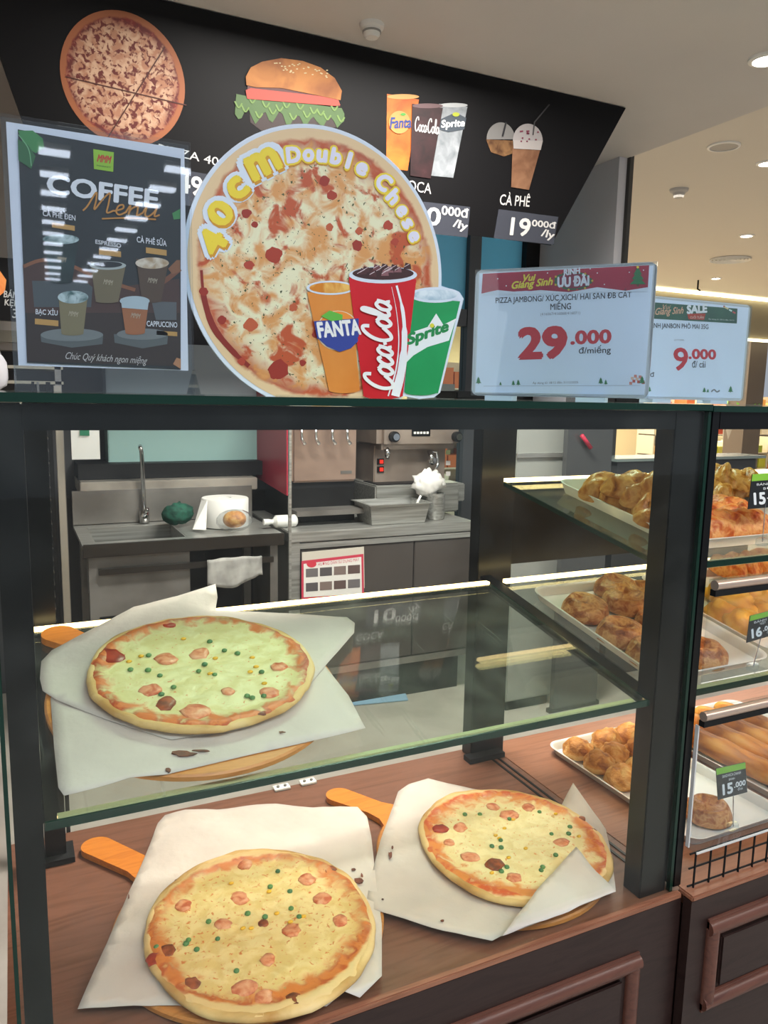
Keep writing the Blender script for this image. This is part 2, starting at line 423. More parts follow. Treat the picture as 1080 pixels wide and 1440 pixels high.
# base
ZB = ZDECK - 0.03
MB().box(-0.05, 1.16, 0.996, 1.70, 0.08, ZB).build('base_cabinet', DARKW, c1)
MB().box(-0.05, 1.16, 0.9995, 1.70, ZB, ZDECK).build('deck', DECKW, c1)
MB().box(-0.05, 1.148, 0.987, 0.9995, ZDECK-0.009, ZDECK+0.003, 0.002).build('front_rail', RAILW, c1, 'auto')
MB().box(-0.05, 1.148, 0.988, 0.996, 0.08, ZDECK-0.009).build('front_panel', DARKW, c1)
MB().box(-0.02, 1.14, 1.03, 1.66, 0.0, 0.08).build('plinth', BLACKM, c1)
def frame_moulding(parent, xa, xb, ztop, zbot, y):
    w = 0.028
    for (x0, x1, z0, z1, nm) in ((xa, xb, ztop-w, ztop, 'h'), (xa, xb, zbot, zbot+w, 'h'), (xa, xa+w, zbot+w, ztop-w, 'v'), (xb-w, xb, zbot+w, ztop-w, 'v')):
        a_, b_ = ((x0, y, (z0+z1)/2), (x1, y, (z0+z1)/2)) if nm == 'h' else (((x0+x1)/2, y, z0-w/2), ((x0+x1)/2, y, z1+w/2))
        MB().tube([a_, b_], 0.0155, 14).build('moulding', MOULDW, parent, 'auto')
        MB().box(x0, x1, y-0.004, y+0.002, z0-0.006, z1+0.006).build('moulding_bed', MOULDW, parent)
    MB().box(xa+w+0.012, xb-w-0.012, y-0.006, y+0.002, zbot+w+0.012, ztop-w-0.012, 0.004).build('panel_field', DARKW, parent, 'auto')
p = Wy(903, 1346, 0.978)
frame_moulding(c1, 0.05, p.x, p.z, 0.14, 0.988)
# two sliding tracks let into the deck along the right side
for k in range(2):
    MB().box(1.118+k*0.018, 1.124+k*0.018, 1.03, 1.68, ZDECK, ZDECK+0.002).build('sliding_track', BLACK, c1)
# posts
def post(x0, x1, y0, y1, z0, z1, par, nm='post'):
    return MB().box(x0, x1, y0, y1, z0, z1, 0.002).build(nm, BLACK, par, 'auto')
zh0 = EYE - 0.0495
post(-0.022, 0.012, 1.009, 1.045, ZDECK, ZT-0.012, c1)
post(1.058, 1.125, 1.009, 1.055, ZDECK, ZT-0.012, c1)
post(0.02, 0.06, 1.60, 1.64, ZDECK, ZT-0.012, c1)
post(1.07, 1.175, 1.645, 1.69, ZDECK, ZT-0.012, c1)
MB().box(0.012, 1.058, 1.009, 1.03, zh0, ZT-0.012).build('header', BLACK, c1)
MB().box(0.06, 1.07, 1.62, 1.66, zh0+0.015, ZT-0.012).build('header', BLACK, c1)
gt = MB().box(-0.028, 1.127, 0.995, YB+0.03, ZT-0.011, ZT).build('glass_top', TOPG, c1)
MB().box(-0.03, 1.129, 0.992, 0.995, ZT-0.011, ZT).build('front_edge', GREENEDGE, gt)
MB().box(1.127, 1.129, 0.995, YB+0.03, ZT-0.011, ZT).build('side_edge', GREENEDGE, gt)
fg = MB().box(-0.026, XR, 1.0, 1.008, ZDECK+0.003, ZT-0.012).build('front_glass', CLEAR, c1)
MB().box(XR, XR+0.007, 0.9995, 1.0085, ZDECK+0.003, ZT-0.012).build('glass_edge', GREENEDGE, fg)
MB().box(-0.031, -0.026, 0.9995, 1.0085, ZDECK+0.003, ZT-0.012).build('glass_edge', GREENEDGE, fg)
# sloping glass shelf
sh = slanted(MB(), 0.014, 1.05, SY0+0.002, SY1, 0.010).build('glass_shelf', SHELFG, c1)
slanted(MB(), 0.014, 1.056, SY0-0.001, SY0+0.002, 0.0115, off=0.0006).build('front_edge', GREENEDGE, sh)
slanted(MB(), 1.05, 1.054, SY0+0.002, SY1, 0.010).build('side_edge', GREENEDGE, sh)
slanted(MB(), 0.014, 1.05, SY1, SY1+0.004, 0.010).build('rear_edge', GREENEDGE, sh)
slanted(MB(), 0.03, 1.04, SY0+0.024, SY0+0.029, 0.003, off=-0.0105).build('led_profile', mat('profile_cream', '#d8d0a0', 0.4), c1)
slanted(MB(), 0.03, 1.04, SY0+0.0215, SY0+0.024, 0.012, off=-0.0105).build('led_profile', mat('profile_cream', '#d8d0a0', 0.4), c1)
slanted(MB(), 0.03, 1.04, SY0+0.0245, SY0+0.0285, 0.002, off=-0.0136).build('led_strip', mat('led_amber', '#ffc890', 0.5, emit=27.0), c1)
slanted(MB(), 1.057, 1.088, SY0+0.03, SY1+0.06, 0.02, off=-0.002).build('shelf_support', BLACK, c1)
slanted(MB(), 0.0, 0.014, SY0+0.03, SY1+0.06, 0.02, off=-0.002).build('shelf_support', BLACK, c1)
MB().box(1.05, 1.16, 1.615, 1.648, ZDECK, ZDECK+0.014).build('bracket', BLACKM, c1)
MB().box(0.01, 0.075, 1.58, 1.645, ZDECK, ZDECK+0.012).build('bracket', BLACKM, c1)
MB().box(0.02, 1.05, SY1+0.006, SY1+0.022, SZ1-0.003, SZ1+0.006).build('led_strip', LEDN, c1)
MB().box(0.06, 1.05, 1.034, 1.042, zh0+0.004, zh0+0.014).build('led_strip', LEDW, c1)
# small white sensor tabs lying on the deck
for (px, py) in ((396, 1109), (433, 1101)):
    q = Wz(px, py, ZDECK)
    t = thing('door_catch', 'small white plastic catch on the wooden deck, %s of the two below the shelf edge' % ('left' if px < 410 else 'right'), 'catch', q)
    t.location.z = ZDECK; WM[t.name] = Matrix.Translation((q.x, q.y, ZDECK))
    MB().box(q.x-0.02, q.x+0.02, q.y-0.012, q.y+0.012, ZDECK+0.0005, ZDECK+0.006, 0.001).build('plate', WHITEP, t)
    MB().tube([(q.x-0.009, q.y, ZDECK+0.006), (q.x-0.009, q.y, ZDECK+0.009)], 0.004, 8).build('screw', STEELD, t)
    MB().tube([(q.x+0.009, q.y, ZDECK+0.006), (q.x+0.009, q.y, ZDECK+0.009)], 0.004, 8).build('screw', STEELD, t)

# second case on the right: open fronted with clear flaps
c2 = thing('display_case', 'open pastry display case with trays of bread beside the pizza case', 'display case', (1.75, 1.33, 0))
X2, X2E = 1.163, 2.45
MB().box(X2, X2E, 0.982, 1.70, 0.08, ZB).build('base_cabinet', DARKW, c2)
MB().box(X2, X2E, 0.985, 1.70, ZB, ZDECK).build('deck', wood_mat('deck_wood_light', '#9a674c', '#83543c', (1.2, 14, 14), 0.4, 2.2), c2)
MB().box(1.150, X2E, 0.962, 0.999, ZDECK-0.004, ZDECK+0.008, 0.003).build('front_rail', RAILW, c2, 'auto')
MB().box(1.150, X2E, 0.964, 0.985, 0.08, ZDECK-0.004).build('front_panel', DARKW, c2)
MB().box(X2, X2E, 1.03, 1.66, 0.0, 0.08).build('plinth', BLACKM, c2)
q = Wy(1000, 1300, 0.955)
frame_moulding(c2, q.x, 2.3, q.z, Wy(1000, 1418, 0.955).z, 0.963)
post(1.137, 1.158, 1.0, 1.05, ZDECK+0.008, ZT-0.012, c2)
post(X2E-0.05, X2E, 1.0, 1.05, ZDECK+0.008, ZT-0.012, c2)
post(X2E-0.05, X2E, 1.62, 1.66, ZDECK, ZT-0.012, c2)
MB().box(1.158, X2E-0.05, 1.0, 1.02, zh0, ZT-0.012).build('header', BLACK, c2)
MB().box(1.18, X2E-0.05, 1.62, 1.66, zh0+0.015, ZT-0.012).build('header', BLACK, c2)
gt2 = MB().box(1.133, X2E+0.01, 0.995, YB+0.03, ZT-0.013, ZT-0.002).build('glass_top', TOPG, c2)
MB().box(1.131, X2E+0.01, 0.992, 0.995, ZT-0.013, ZT-0.002).build('front_edge', GREENEDGE, gt2)
MB().box(1.131, 1.133, 0.995, YB+0.03, ZT-0.013, ZT-0.002).build('side_edge', GREENEDGE, gt2)
sh2 = slanted(MB(), 1.09, X2E-0.06, SY0+0.002, SY1, 0.010, off=0.0).build('glass_shelf', SHELFG, c2)
slanted(MB(), 1.13, X2E-0.06, SY0-0.001, SY0+0.002, 0.0115, off=0.0006).build('front_edge', GREENEDGE, sh2)
UZ0 = SZ0 + (0.556-0.300)
sh3 = slanted(MB(), 1.078, X2E-0.06, SY0+0.002, SY1, 0.010, UZ0).build('glass_shelf', SHELFG, c2)
slanted(MB(), 1.13, X2E-0.06, SY0-0.001, SY0+0.002, 0.0115, UZ0, 0.0006).build('front_edge', GREENEDGE, sh3)
slanted(MB(), 1.074, 1.078, SY0+0.04, SY1, 0.010, UZ0).build('side_edge', GREENEDGE, sh3)
MB().box(1.10, X2E-0.06, SY1+0.006, SY1+0.022, SZ1-0.003, SZ1+0.006).build('led_strip', LEDN, c2)
MB().box(1.09, X2E-0.06, SY1+0.006, SY1+0.022, SZ1+UZ0-SZ0-0.003, SZ1+UZ0-SZ0+0.006).build('led_strip', LEDN, c2)
MB().box(1.17, X2E-0.06, 1.024, 1.03, zh0+0.004, zh0+0.014).build('led_strip', LEDW, c2)
# clear flaps with steel handle bars
def flap(zlo, zhi, bar):
    f = MB().box(1.160, X2E-0.06, 0.992, 0.996, zlo, zhi).build('flap', ACRYL, c2)
    if bar:
        MB().tube([(1.160, 0.983, zhi-0.009), (X2E-0.06, 0.983, zhi-0.009)], 0.0095, 16).build('handle_bar', mat('bar_bronze', '#d0b6a4', 0.28, 0.6), f, 'auto')
        MB().box(1.160, X2E-0.06, 0.979, 0.992, zhi-0.030, zhi-0.018).build('bar_seal', BLACKM, f)
    return f
zb1 = Wy(1030, 992, 0.985).z; zb2 = Wy(1040, 812, 0.985).z
f = flap(Wy(975, 1190, 0.99).z, zb1, True)
MB().box(1.160, X2E-0.06, 0.972, 0.996, Wy(975, 1190, 0.99).z-0.004, Wy(975, 1190, 0.99).z).build('lip', ACRYL, f)
MB().box(1.160, X2E-0.06, 0.970, 0.972, Wy(975, 1190, 0.99).z-0.004, Wy(975, 1190, 0.99).z).build('edge', mat('acrylic_edge', '#d8d4d0', 0.25), f)
MB().box(1.158, 1.161, 0.99, 0.998, Wy(975, 1190, 0.99).z, zb1-0.03).build('edge', mat('acrylic_edge', '#d8d4d0', 0.25), f)
flap(shelf_z(1.0)+0.03, zb2, True)
# wire guard on the rail
g = thing('wire_guard', 'black wire grid guard standing on the rail below the pastry flap', 'wire guard', (1.8, 0.99, ZDECK+0.008))
gz0, gz1 = ZDECK+0.008, ZDECK+0.085
for k in range(24):
    x = 1.175 + k*0.042
    MB().tube([(x, 0.985, gz0), (x, 0.985, gz1)], 0.0022, 6).build('wire', BLACKM, g)
for z in (gz0+0.004, gz0+0.042, gz1-0.004):
    MB().tube([(1.162, 0.988, z), (2.18, 0.988, z)], 0.002, 6).build('cross_wire', BLACKM, g)

for z0_ in (SZ0, UZ0):
    slanted(MB(), 1.17, X2E-0.07, SY0+0.0215, SY0+0.024, 0.012, z0_, -0.0105).build('led_profile', mat('profile_cream', '#d8d0a0', 0.4), c2)
    slanted(MB(), 1.17, X2E-0.07, SY0+0.024, SY0+0.029, 0.003, z0_, -0.0105).build('led_profile', mat('profile_cream', '#d8d0a0', 0.4), c2)
    slanted(MB(), 1.17, X2E-0.07, SY0+0.0245, SY0+0.0285, 0.002, z0_, -0.0136).build('led_strip', mat('led_amber', '#ffc890', 0.5, emit=27.0), c2)
# ------------------------------------------------------------------ pizzas on peels
class Surf:
    def __init__(s, kind):
        s.kind = kind
        if kind == 'deck': s.O = Vector((0, 1.3, ZDECK)); s.N = Vector((0, 0, 1)); s.R = Matrix.Identity(3)
        else: s.O = Vector((0, SY0, SZ0)); s.N = SN; s.R = Matrix.Rotation(SLOPE, 3, 'X')
    def px(s, x, y, h=0.0): return Wp(x, y, s.O + s.N*h, s.N)
    def xy(s, x, y, h=0.0):
        """world x,y -> point on surface"""
        P = Vector((x, y, 0)); z = s.O.z - ((P.x-s.O.x)*s.N.x + (P.y-s.O.y)*s.N.y)/s.N.z
        return Vector((x, y, z)) + s.N*h
DECK, SHELF = Surf('deck'), Surf('shelf')
PEEL_T = 0.014
CRUST = ramp_mat('pizza_crust', [(0.3, '#b98742'), (0.5, '#e0bd7c'), (0.75, '#ecd09a')], 'noise', 9, 0.6, 0.4, 60)
SAUS = ramp_mat('sausage_slice', [(0.35, '#c8643c'), (0.5, '#e09468'), (0.7, '#ecb48c')], 'noise', 60, 0.4, 0.3, 120)
SAUSB = mat('browned_sausage', '#a8542a', 0.4, h2='#6a3218', scale=60)
PEA = mat('pea_green', '#5f8f4a', 0.4, h2='#3f7048', scale=60)
CORN = mat('corn_yellow', '#eab62a', 0.35)
SAUCE = mat('tomato_sauce', '#b03a1c', 0.35, h2='#8a2412', scale=40)

def pizza(label, S, cx, cy, R, seed, saus, peas, corn, h0, palette, rot=0.0, ky=1.0):
    O = S.xy(cx, cy, h0)
    rnd = random.Random(seed)
    t = thing('pizza', label, 'pizza', O, S.R.to_4x4())
    mw = WM[t.name]
    def L(x, y, z): return mw @ Vector((x, y*ky, z))
    n, prof = 96, [(0.0, 0.0), (0.55, 0.0), (0.90, 0.001), (0.978, 0.004), (1.0, 0.009), (0.988, 0.0145), (0.955, 0.0165), (0.91, 0.0145), (0.86, 0.012), (0.5, 0.011), (0.0, 0.011)]
    def wob(a):
        return 1 + 0.035*noise.noise(Vector((2.2*math.cos(a), 2.2*math.sin(a), seed*5.3))) + 0.012*noise.noise(Vector((7*math.cos(a), 7*math.sin(a), seed*2.3)))
    mb = MB(); vs = []; fs = []; m = len(prof)
    for k in range(n):
        a = 2*math.pi*k/n; w = wob(a)
        for r, z in prof:
            zz = z*(1+0.22*noise.noise(Vector((5*math.cos(a), 5*math.sin(a), seed+r*3)))) if z > 0.002 else z
            vs.append(L(r*R*w*math.cos(a), r*R*w*math.sin(a), zz))
    for k in range(n):
        for i in range(m-1): fs.append((k*m+i, ((k+1) % n)*m+i, ((k+1) % n)*m+i+1, k*m+i+1))
    mb.add(vs, fs).build('crust', CRUST, t, smooth=True)
    # cheese layer, ragged edge, gently bumpy
    mb = MB(); vs = []; fs = []; rings = 22; n2 = 110
    for i in range(rings+1):
        rr = i/rings
        for k in range(n2):
            a = 2*math.pi*k/n2; w = wob(a)
            edge = 0.968 + 0.03*noise.noise(Vector((9*math.cos(a), 9*math.sin(a), seed*1.9)))
            r = rr*R*w*edge
            x, y = r*math.cos(a), r*math.sin(a)
            z = 0.0140 + 0.0024*noise.noise(Vector((x*40, y*40, seed))) + 0.0012*noise.noise(Vector((x*110, y*110, seed+7)))
            if rr > 0.85: z += 0.0042*math.sin(min(1, (rr-0.85)/0.10)*math.pi/2)
            if rr > 0.97: z -= 0.004
            vs.append(L(x, y, z))
    for i in range(rings):
        for k in range(n2): fs.append((i*n2+k, i*n2+(k+1) % n2, (i+1)*n2+(k+1) % n2, (i+1)*n2+k))
    mb.add(vs, fs).build('cheese', palette, t, smooth=True)
    inv = mw.inverted()
    def loc(px, py):
        p = inv @ S.px(px, py, h0+0.016); return p.x, p.y
    for i, (px, py, rr, kind) in enumerate(saus):
        x, y = loc(px, py); r = rr*1.22
        mb = MB(); a0 = rnd.random()*6.28; k1 = 0.72+0.25*rnd.random(); vs = []; nn = 14
        tilt = rnd.uniform(-0.25, 0.25)
        for (f_, z) in ((0.85, -0.005), (1.0, -0.001), (0.88, 0.0014), (0.45, 0.0019)):
            for k in range(nn):
                a = 2*math.pi*k/nn; q = r*f_*(1+0.30*noise.noise(Vector((math.cos(a)*2, math.sin(a)*2, i+seed*9.1))))
                u, v = q*math.cos(a), q*k1*math.sin(a)
                vs.append(mw @ Vector((x+u*math.cos(a0)-v*math.sin(a0), y+u*math.sin(a0)+v*math.cos(a0), 0.0152+z+tilt*u*0.5)))
        fs = [(j*nn+k, j*nn+(k+1) % nn, (j+1)*nn+(k+1) % nn, (j+1)*nn+k) for j in range(3) for k in range(nn)] + [tuple(3*nn+k for k in range(nn))]
        mb.add(vs, fs).build('sausage_slice', SAUSB if kind == 'b' else (SAUCE if kind == 's' else SAUS), t, smooth=True)
    for (px, py) in peas:
        x, y = loc(px, py)
        MB().sphere(mw @ Vector((x, y, 0.0160)), 0.0046+0.0012*rnd.random(), (1, 1, 0.7), 8, 6).build('pea', PEA, t, smooth=True)
    for (px, py) in corn:
        x, y = loc(px, py)
        MB().sphere(mw @ Vector((x, y, 0.0157)), 0.0046, (1.15, 0.85, 0.6), 8, 6).build('corn_kernel', CORN, t, smooth=True)
    return t
def crop(pts, x0, y0, s): return [(x0+a/s, y0+b/s) for a, b in pts]

def peel(label, S, cx, cy, R, hx, hy, w=0.031):
    """round wooden peel with a straight handle ending at pixel hx, hy"""
    O = S.xy(cx, cy, 0.0005); t = thing('pizza_peel', label, 'pizza peel', O, S.R.to_4x4()); mw = WM[t.name]; inv = mw.inverted()
    e = inv @ S.px(hx, hy, PEEL_T); ang = math.atan2(e.y, e.x); ln = math.hypot(e.x, e.y)
    mb = MB(); n = 72; prof = [(0, 0), (R-0.006, 0), (R, 0.004), (R, PEEL_T-0.003), (R-0.003, PEEL_T), (0, PEEL_T)]
    mb.T = mw; mb.lathe(prof, n); mb.build('disc', BOARDW, t, 'auto')
    # handle with rounded end, widening into the disc
    pts = []
    for k in range(13):
        a = -math.pi/2 + math.pi*k/12; pts.append((ln-w+w*math.cos(a), w*math.sin(a)))
    pts += [(R+0.05, w*0.9), (R+0.015, w*1.15), (R-0.02, w*2.0), (R-0.02, -w*2.0), (R+0.015, -w*1.15), (R+0.05, -w*0.9)]
    ca, sa = math.cos(ang), math.sin(ang)
    P = [mw @ Vector((x*ca-y*sa, x*sa+y*ca, 0.0006)) for x, y in pts]
    hb = MB().prism(P, S.N*(PEEL_T-0.001)); hb.build('handle', BOARDW2, t)
    P2 = [mw @ Vector((x*ca-y*sa, x*sa+y*ca, PEEL_T+0.0002)) for x, y in ((-R*0.98, 0.0012), (R*0.98, 0.0012), (R*0.98, -0.0012), (-R*0.98, -0.0012))]
    cb = [Vector((-s, c, 0)) for s, c in ((0, 1),)]
    P2 = [mw @ Vector((x*(-sa)-y*ca, x*ca-y*sa, PEEL_T+0.0002)) for x, y in ((-R*0.98, 0.0014), (R*0.98, 0.0014), (R*0.98, -0.0014), (-R*0.98, -0.0014))]
    MB().prism(P2, S.N*0.0004).build('cut_line', BLACKM, t)
    return t

def sheet(name, label, cat, S, outline, base_h, seed, parent=None, step=0.02, wave=0.0032, mt=None, group=None, thick=0.0006):
    """paper sheet from a pixel outline (x, y, lift); interior lift is blended from the rim"""
    rim = []
    for i, a in enumerate(outline):
        b = outline[(i+1) % len(outline)]
        a = (a+(0,))[:3]; b = (b+(0,))[:3]
        pa = S.px(a[0], a[1], base_h+a[2]); pb = S.px(b[0], b[1], base_h+b[2])
        k = max(1, int((pb-pa).length/step))
        for j in range(k):
            f = j/k; rim.append((pa.lerp(pb, f), a[2]*(1-f)+b[2]*f))
    inv = S.R.inverted()
    loc = [(inv @ (p-S.O), l) for p, l in rim]
    xs_ = [p.x for p, _ in loc]; ys_ = [p.y for p, _ in loc]
    poly = [(p.x, p.y) for p, _ in loc]
    def inside(x, y):
        c = False; j = len(poly)-1
        for i in range(len(poly)):
            if (poly[i][1] > y) != (poly[j][1] > y) and x < (poly[j][0]-poly[i][0])*(y-poly[i][1])/(poly[j][1]-poly[i][1])+poly[i][0]: c = not c
            j = i
        return c
    pts = [Vector(p) for p in poly]; lift = [l for _, l in loc]; nb = len(pts)
    y = min(ys_)
    while y < max(ys_):
        x = min(xs_)
        while x < max(xs_):
            if inside(x, y) and min((x-q[0])**2+(y-q[1])**2 for q in poly) > (step*0.5)**2:
                w = [1/((x-q[0])**2+(y-q[1])**2+1e-6)**1.5 for q in poly]
                pts.append(Vector((x, y))); lift.append(sum(a*b for a, b in zip(w, lift[:nb]))/sum(w))
            x += step
        y += step
    vo, eo, fo, ov, oe, of = delaunay_2d_cdt(pts, [(i, (i+1) % nb) for i in range(nb)], [list(range(nb))], 1, 1e-5)
    V = []
    for i, p in enumerate(vo):
        src = ov[i][0] if ov[i] else 0
        h = base_h + lift[src] + wave*noise.noise(Vector((p.x*14, p.y*14, seed))) + wave*0.6*noise.noise(Vector((p.x*33, p.y*33, seed+3)))
        V.append(S.O + S.R @ Vector((p.x, p.y, h)))
    mb = MB(); mb.add(V, [tuple(f) for f in fo])
    o = mb.build(name, mt or PAPER, parent, smooth=True, label=label, cat=cat, group=group)
    md = o.modifiers.new('thickness', 'SOLIDIFY'); md.thickness = thick; md.offset = 0
    return o

PH = PEEL_T + 0.0035            # paper height on a peel
PZH = PEEL_T + 0.0065           # pizza height
pal_front = pizza_mat('pizza_top_front', 0.20, '#efd896', '#e4c67c', '#bd561f', '#e3c285', '#d98038', 1, 0.76, 0.95, 0.972, 0.59)
pal_right = pizza_mat('pizza_top_right', 0.20, '#f3e4ac', '#ead698', '#d0561e', '#e6c288', '#e08a3c', 2, 0.72, 0.90, 0.968, 0.61)
pal_shelf = pizza_mat('pizza_top_shelf', 0.20, '#e2dba2', '#d8cd8c', '#b0431c', '#e3c285', '#d6783a', 3, 0.74, 0.90, 0.968, 0.63)

peel('round wooden pizza peel with orange handle at lower left of the deck', DECK, 0.352, 1.253, 0.244, 122, 1182)
peel('round wooden pizza peel with orange handle under the deck pizza near the right post', DECK, 0.875, 1.254, 0.243, 462, 1112)
peel('round wooden pizza peel on the upper glass shelf, handle end at left', SHELF, 0.265, 1.268, 0.240, 66, 884)

pap1 = sheet('parchment_paper', 'white parchment sheet under the front left pizza on the deck', 'paper', DECK,
      [(109, 1418), (160, 1303), (205, 1202), (222, 1158), (232, 1146), (260, 1140), (320, 1136), (388, 1130), (440, 1136), (503, 1134), (516, 1148), (522, 1175), (528, 1230), (537, 1300), (537, 1372, 0.006), (506, 1402, 0.0), (484, 1393, 0.012), (459, 1416), (438, 1414), (330, 1419), (228, 1413)], PH, 1)
pap2 = o = sheet('parchment_paper', 'torn parchment sheet with a folded corner flap under the right deck pizza', 'paper', DECK,
      [(560, 1113), (575, 1102), (602, 1096), (630, 1101), (664, 1110), (720, 1120), (786, 1140), (796, 1120, 0.03), (806, 1101, 0.055), (825, 1128, 0.03), (852, 1166), (860, 1205), (866, 1254, 0.004), (790, 1284), (704, 1317), (692, 1323), (660, 1317), (623, 1309), (570, 1293), (521, 1277), (516, 1264), (519, 1245), (535, 1182)], PH, 2)
sheet('corner_flap', None, None, DECK, [(810, 1191, 0.004), (832, 1218), (866, 1254, -0.012), (800, 1281, -0.012), (706, 1316, -0.022), (722, 1294, -0.012), (752, 1255), (784, 1220)], PH+0.043, 5, parent=o, step=0.012)
pap3 = sheet('parchment_paper', 'lower parchment sheet on the shelf peel, hanging to the glass edge', 'paper', SHELF,
      [(71, 982), (76, 1050), (82, 1108), (90, 1119), (135, 1108), (182, 1094), (234, 1089), (340, 1064), (452, 1039), (514, 1024), (490, 978), (456, 935), (400, 905), (250, 890), (120, 930)], PEEL_T+0.0022, 3, wave=0.001)
sheet('parchment_paper', 'upper parchment sheet on the shelf with its back edge folded up', 'paper', SHELF,
      [(56, 955), (58, 930), (73, 914), (125, 887, 0.004), (188, 854, 0.016), (250, 838, 0.028), (303, 821, 0.038), (306, 840, 0.02), (303, 858, 0.004), (330, 859), (410, 863), (488, 868), (499, 876), (498, 890), (456, 938), (425, 975), (395, 1000), (345, 1024), (240, 1040), (150, 1012), (80, 985), (60, 972)], PH+0.0012, 4, wave=0.0014)

sx3 = crop([(495, 135), (755, 197), (855, 160), (820, 278), (470, 275), (235, 305), (405, 387), (570, 383), (690, 410), (895, 370), (590, 535), (490, 655), (265, 637), (165, 500), (570, 700), (700, 705), (112, 535)], 180, 1170, 3)
kinds = ['', '', 'b', '', '', '', '', 'b', '', '', '', '', 'b', 'b', '', 'b', 's']
rads = [.013, .016, .011, .015, .017, .016, .015, .008, .016, .013, .013, .018, .013, .012, .015, .012, .013]
pizza('whole cheese pizza with sausage and peas at the front left of the wooden deck', DECK, 0.358, 1.207, 0.199, 1,
      [(a[0], a[1], r, k) for a, r, k in zip(sx3, rads, kinds)],
      crop([(340, 377), (505, 343), (578, 357), (688, 322), (722, 357), (378, 450), (255, 455), (245, 470), (290, 495), (458, 585), (120, 485), (600, 230), (683, 250), (632, 165)], 180, 1170, 3),
      crop([(435, 215), (595, 250), (627, 342), (740, 355), (685, 378), (485, 405), (520, 405)], 180, 1170, 3), PZH, pal_front, ky=1.14)
sx4 = crop([(550, 153), (612, 187), (690, 155), (418, 235), (460, 353), (555, 383), (820, 295), (635, 435), (375, 295), (905, 203), (948, 247), (340, 240)], 500, 1080, 2.842)
pizza('whole cheese pizza half tucked under a paper flap beside the right post', DECK, 0.918, 1.235, 0.195, 2,
      [(a[0], a[1], r, k) for a, r, k in zip(sx4, [.013, .018, .015, .014, .017, .017, .015, .014, .010, .009, .008, .016], ['', '', '', '', '', 'b', '', '', '', 'b', 'b', 's'])],
      crop([(437, 185), (497, 185), (545, 312), (582, 317), (605, 395), (583, 412), (735, 175), (857, 235), (852, 262), (783, 263), (800, 347), (748, 395), (742, 408), (580, 288), (615, 203)], 500, 1080, 2.842),
      crop([(800, 182), (560, 268), (575, 280), (595, 240), (612, 357), (545, 418), (630, 205), (893, 272), (680, 320)], 500, 1080, 2.842), PZH, pal_right, ky=1.12)
sx8 = crop([(407, 248), (518, 232), (783, 273), (750, 360), (613, 355), (407, 395), (507, 420), (355, 350), (230, 240), (415, 135), (720, 425)], 60, 820, 2.348)
pizza('whole cheese pizza with green peas on the upper glass shelf', SHELF, 0.281, 1.297, 0.193, 3,
      [(a[0], a[1], r, k) for a, r, k in zip(sx8, [.018, .016, .013, .014, .010, .015, .019, .015, .022, .012, .008], ['', '', '', '', '', 'b', '', '', 's', 's', 'b'])],
      crop([(552, 193), (600, 222), (643, 232), (535, 268), (568, 302), (515, 290), (387, 305), (348, 287), (290, 285), (392, 367), (432, 343), (675, 372), (692, 378), (730, 372), (723, 293), (350, 238)], 60, 820, 2.348),
      crop([(465, 183), (285, 258), (325, 240), (570, 247), (692, 245), (705, 275), (685, 292), (732, 330), (553, 298)], 60, 820, 2.348), PZH+0.001, pal_shelf)

STAIN = mat('burnt_sauce', '#7a3a20', 0.5, h2='#4e2212', scale=80)
def stain(par, S, px, py, w, h, hh, seed):
    rr = random.Random(seed); P = []
    for k in range(10):
        a = 2*math.pi*k/10; f = 0.55+0.6*rr.random(); P.append(S.px(px+w*f*math.cos(a), py+h*f*math.sin(a), hh))
    MB().prism(P, S.N*0.0012).build('sauce_stain', STAIN, par)
for i, (x, y, w, h) in enumerate(((504, 1239, 7, 5), (509, 1231, 2, 3), (497, 1223, 3, 2), (181, 1261, 1.2, 4), (249, 1241, 4, 4))): stain(pap1, DECK, x, y, w, h, PH+0.0035, i)
for i, (x, y, w, h) in enumerate(((549, 1203, 3, 6), (552, 1192, 1.5, 3), (622, 1295, 3, 1.5), (538, 1265, 2, 1))): stain(pap2, DECK, x, y, w, h, PH+0.0035, i+9)
for i, (x, y, w, h) in enumerate(((258, 1060, 18, 4), (284, 1056, 14, 1.5), (396, 1030, 5, 1.2), (236, 1083, 4, 4))): stain(pap3, SHELF, x, y, w, h, PEEL_T+0.0042, i+20)
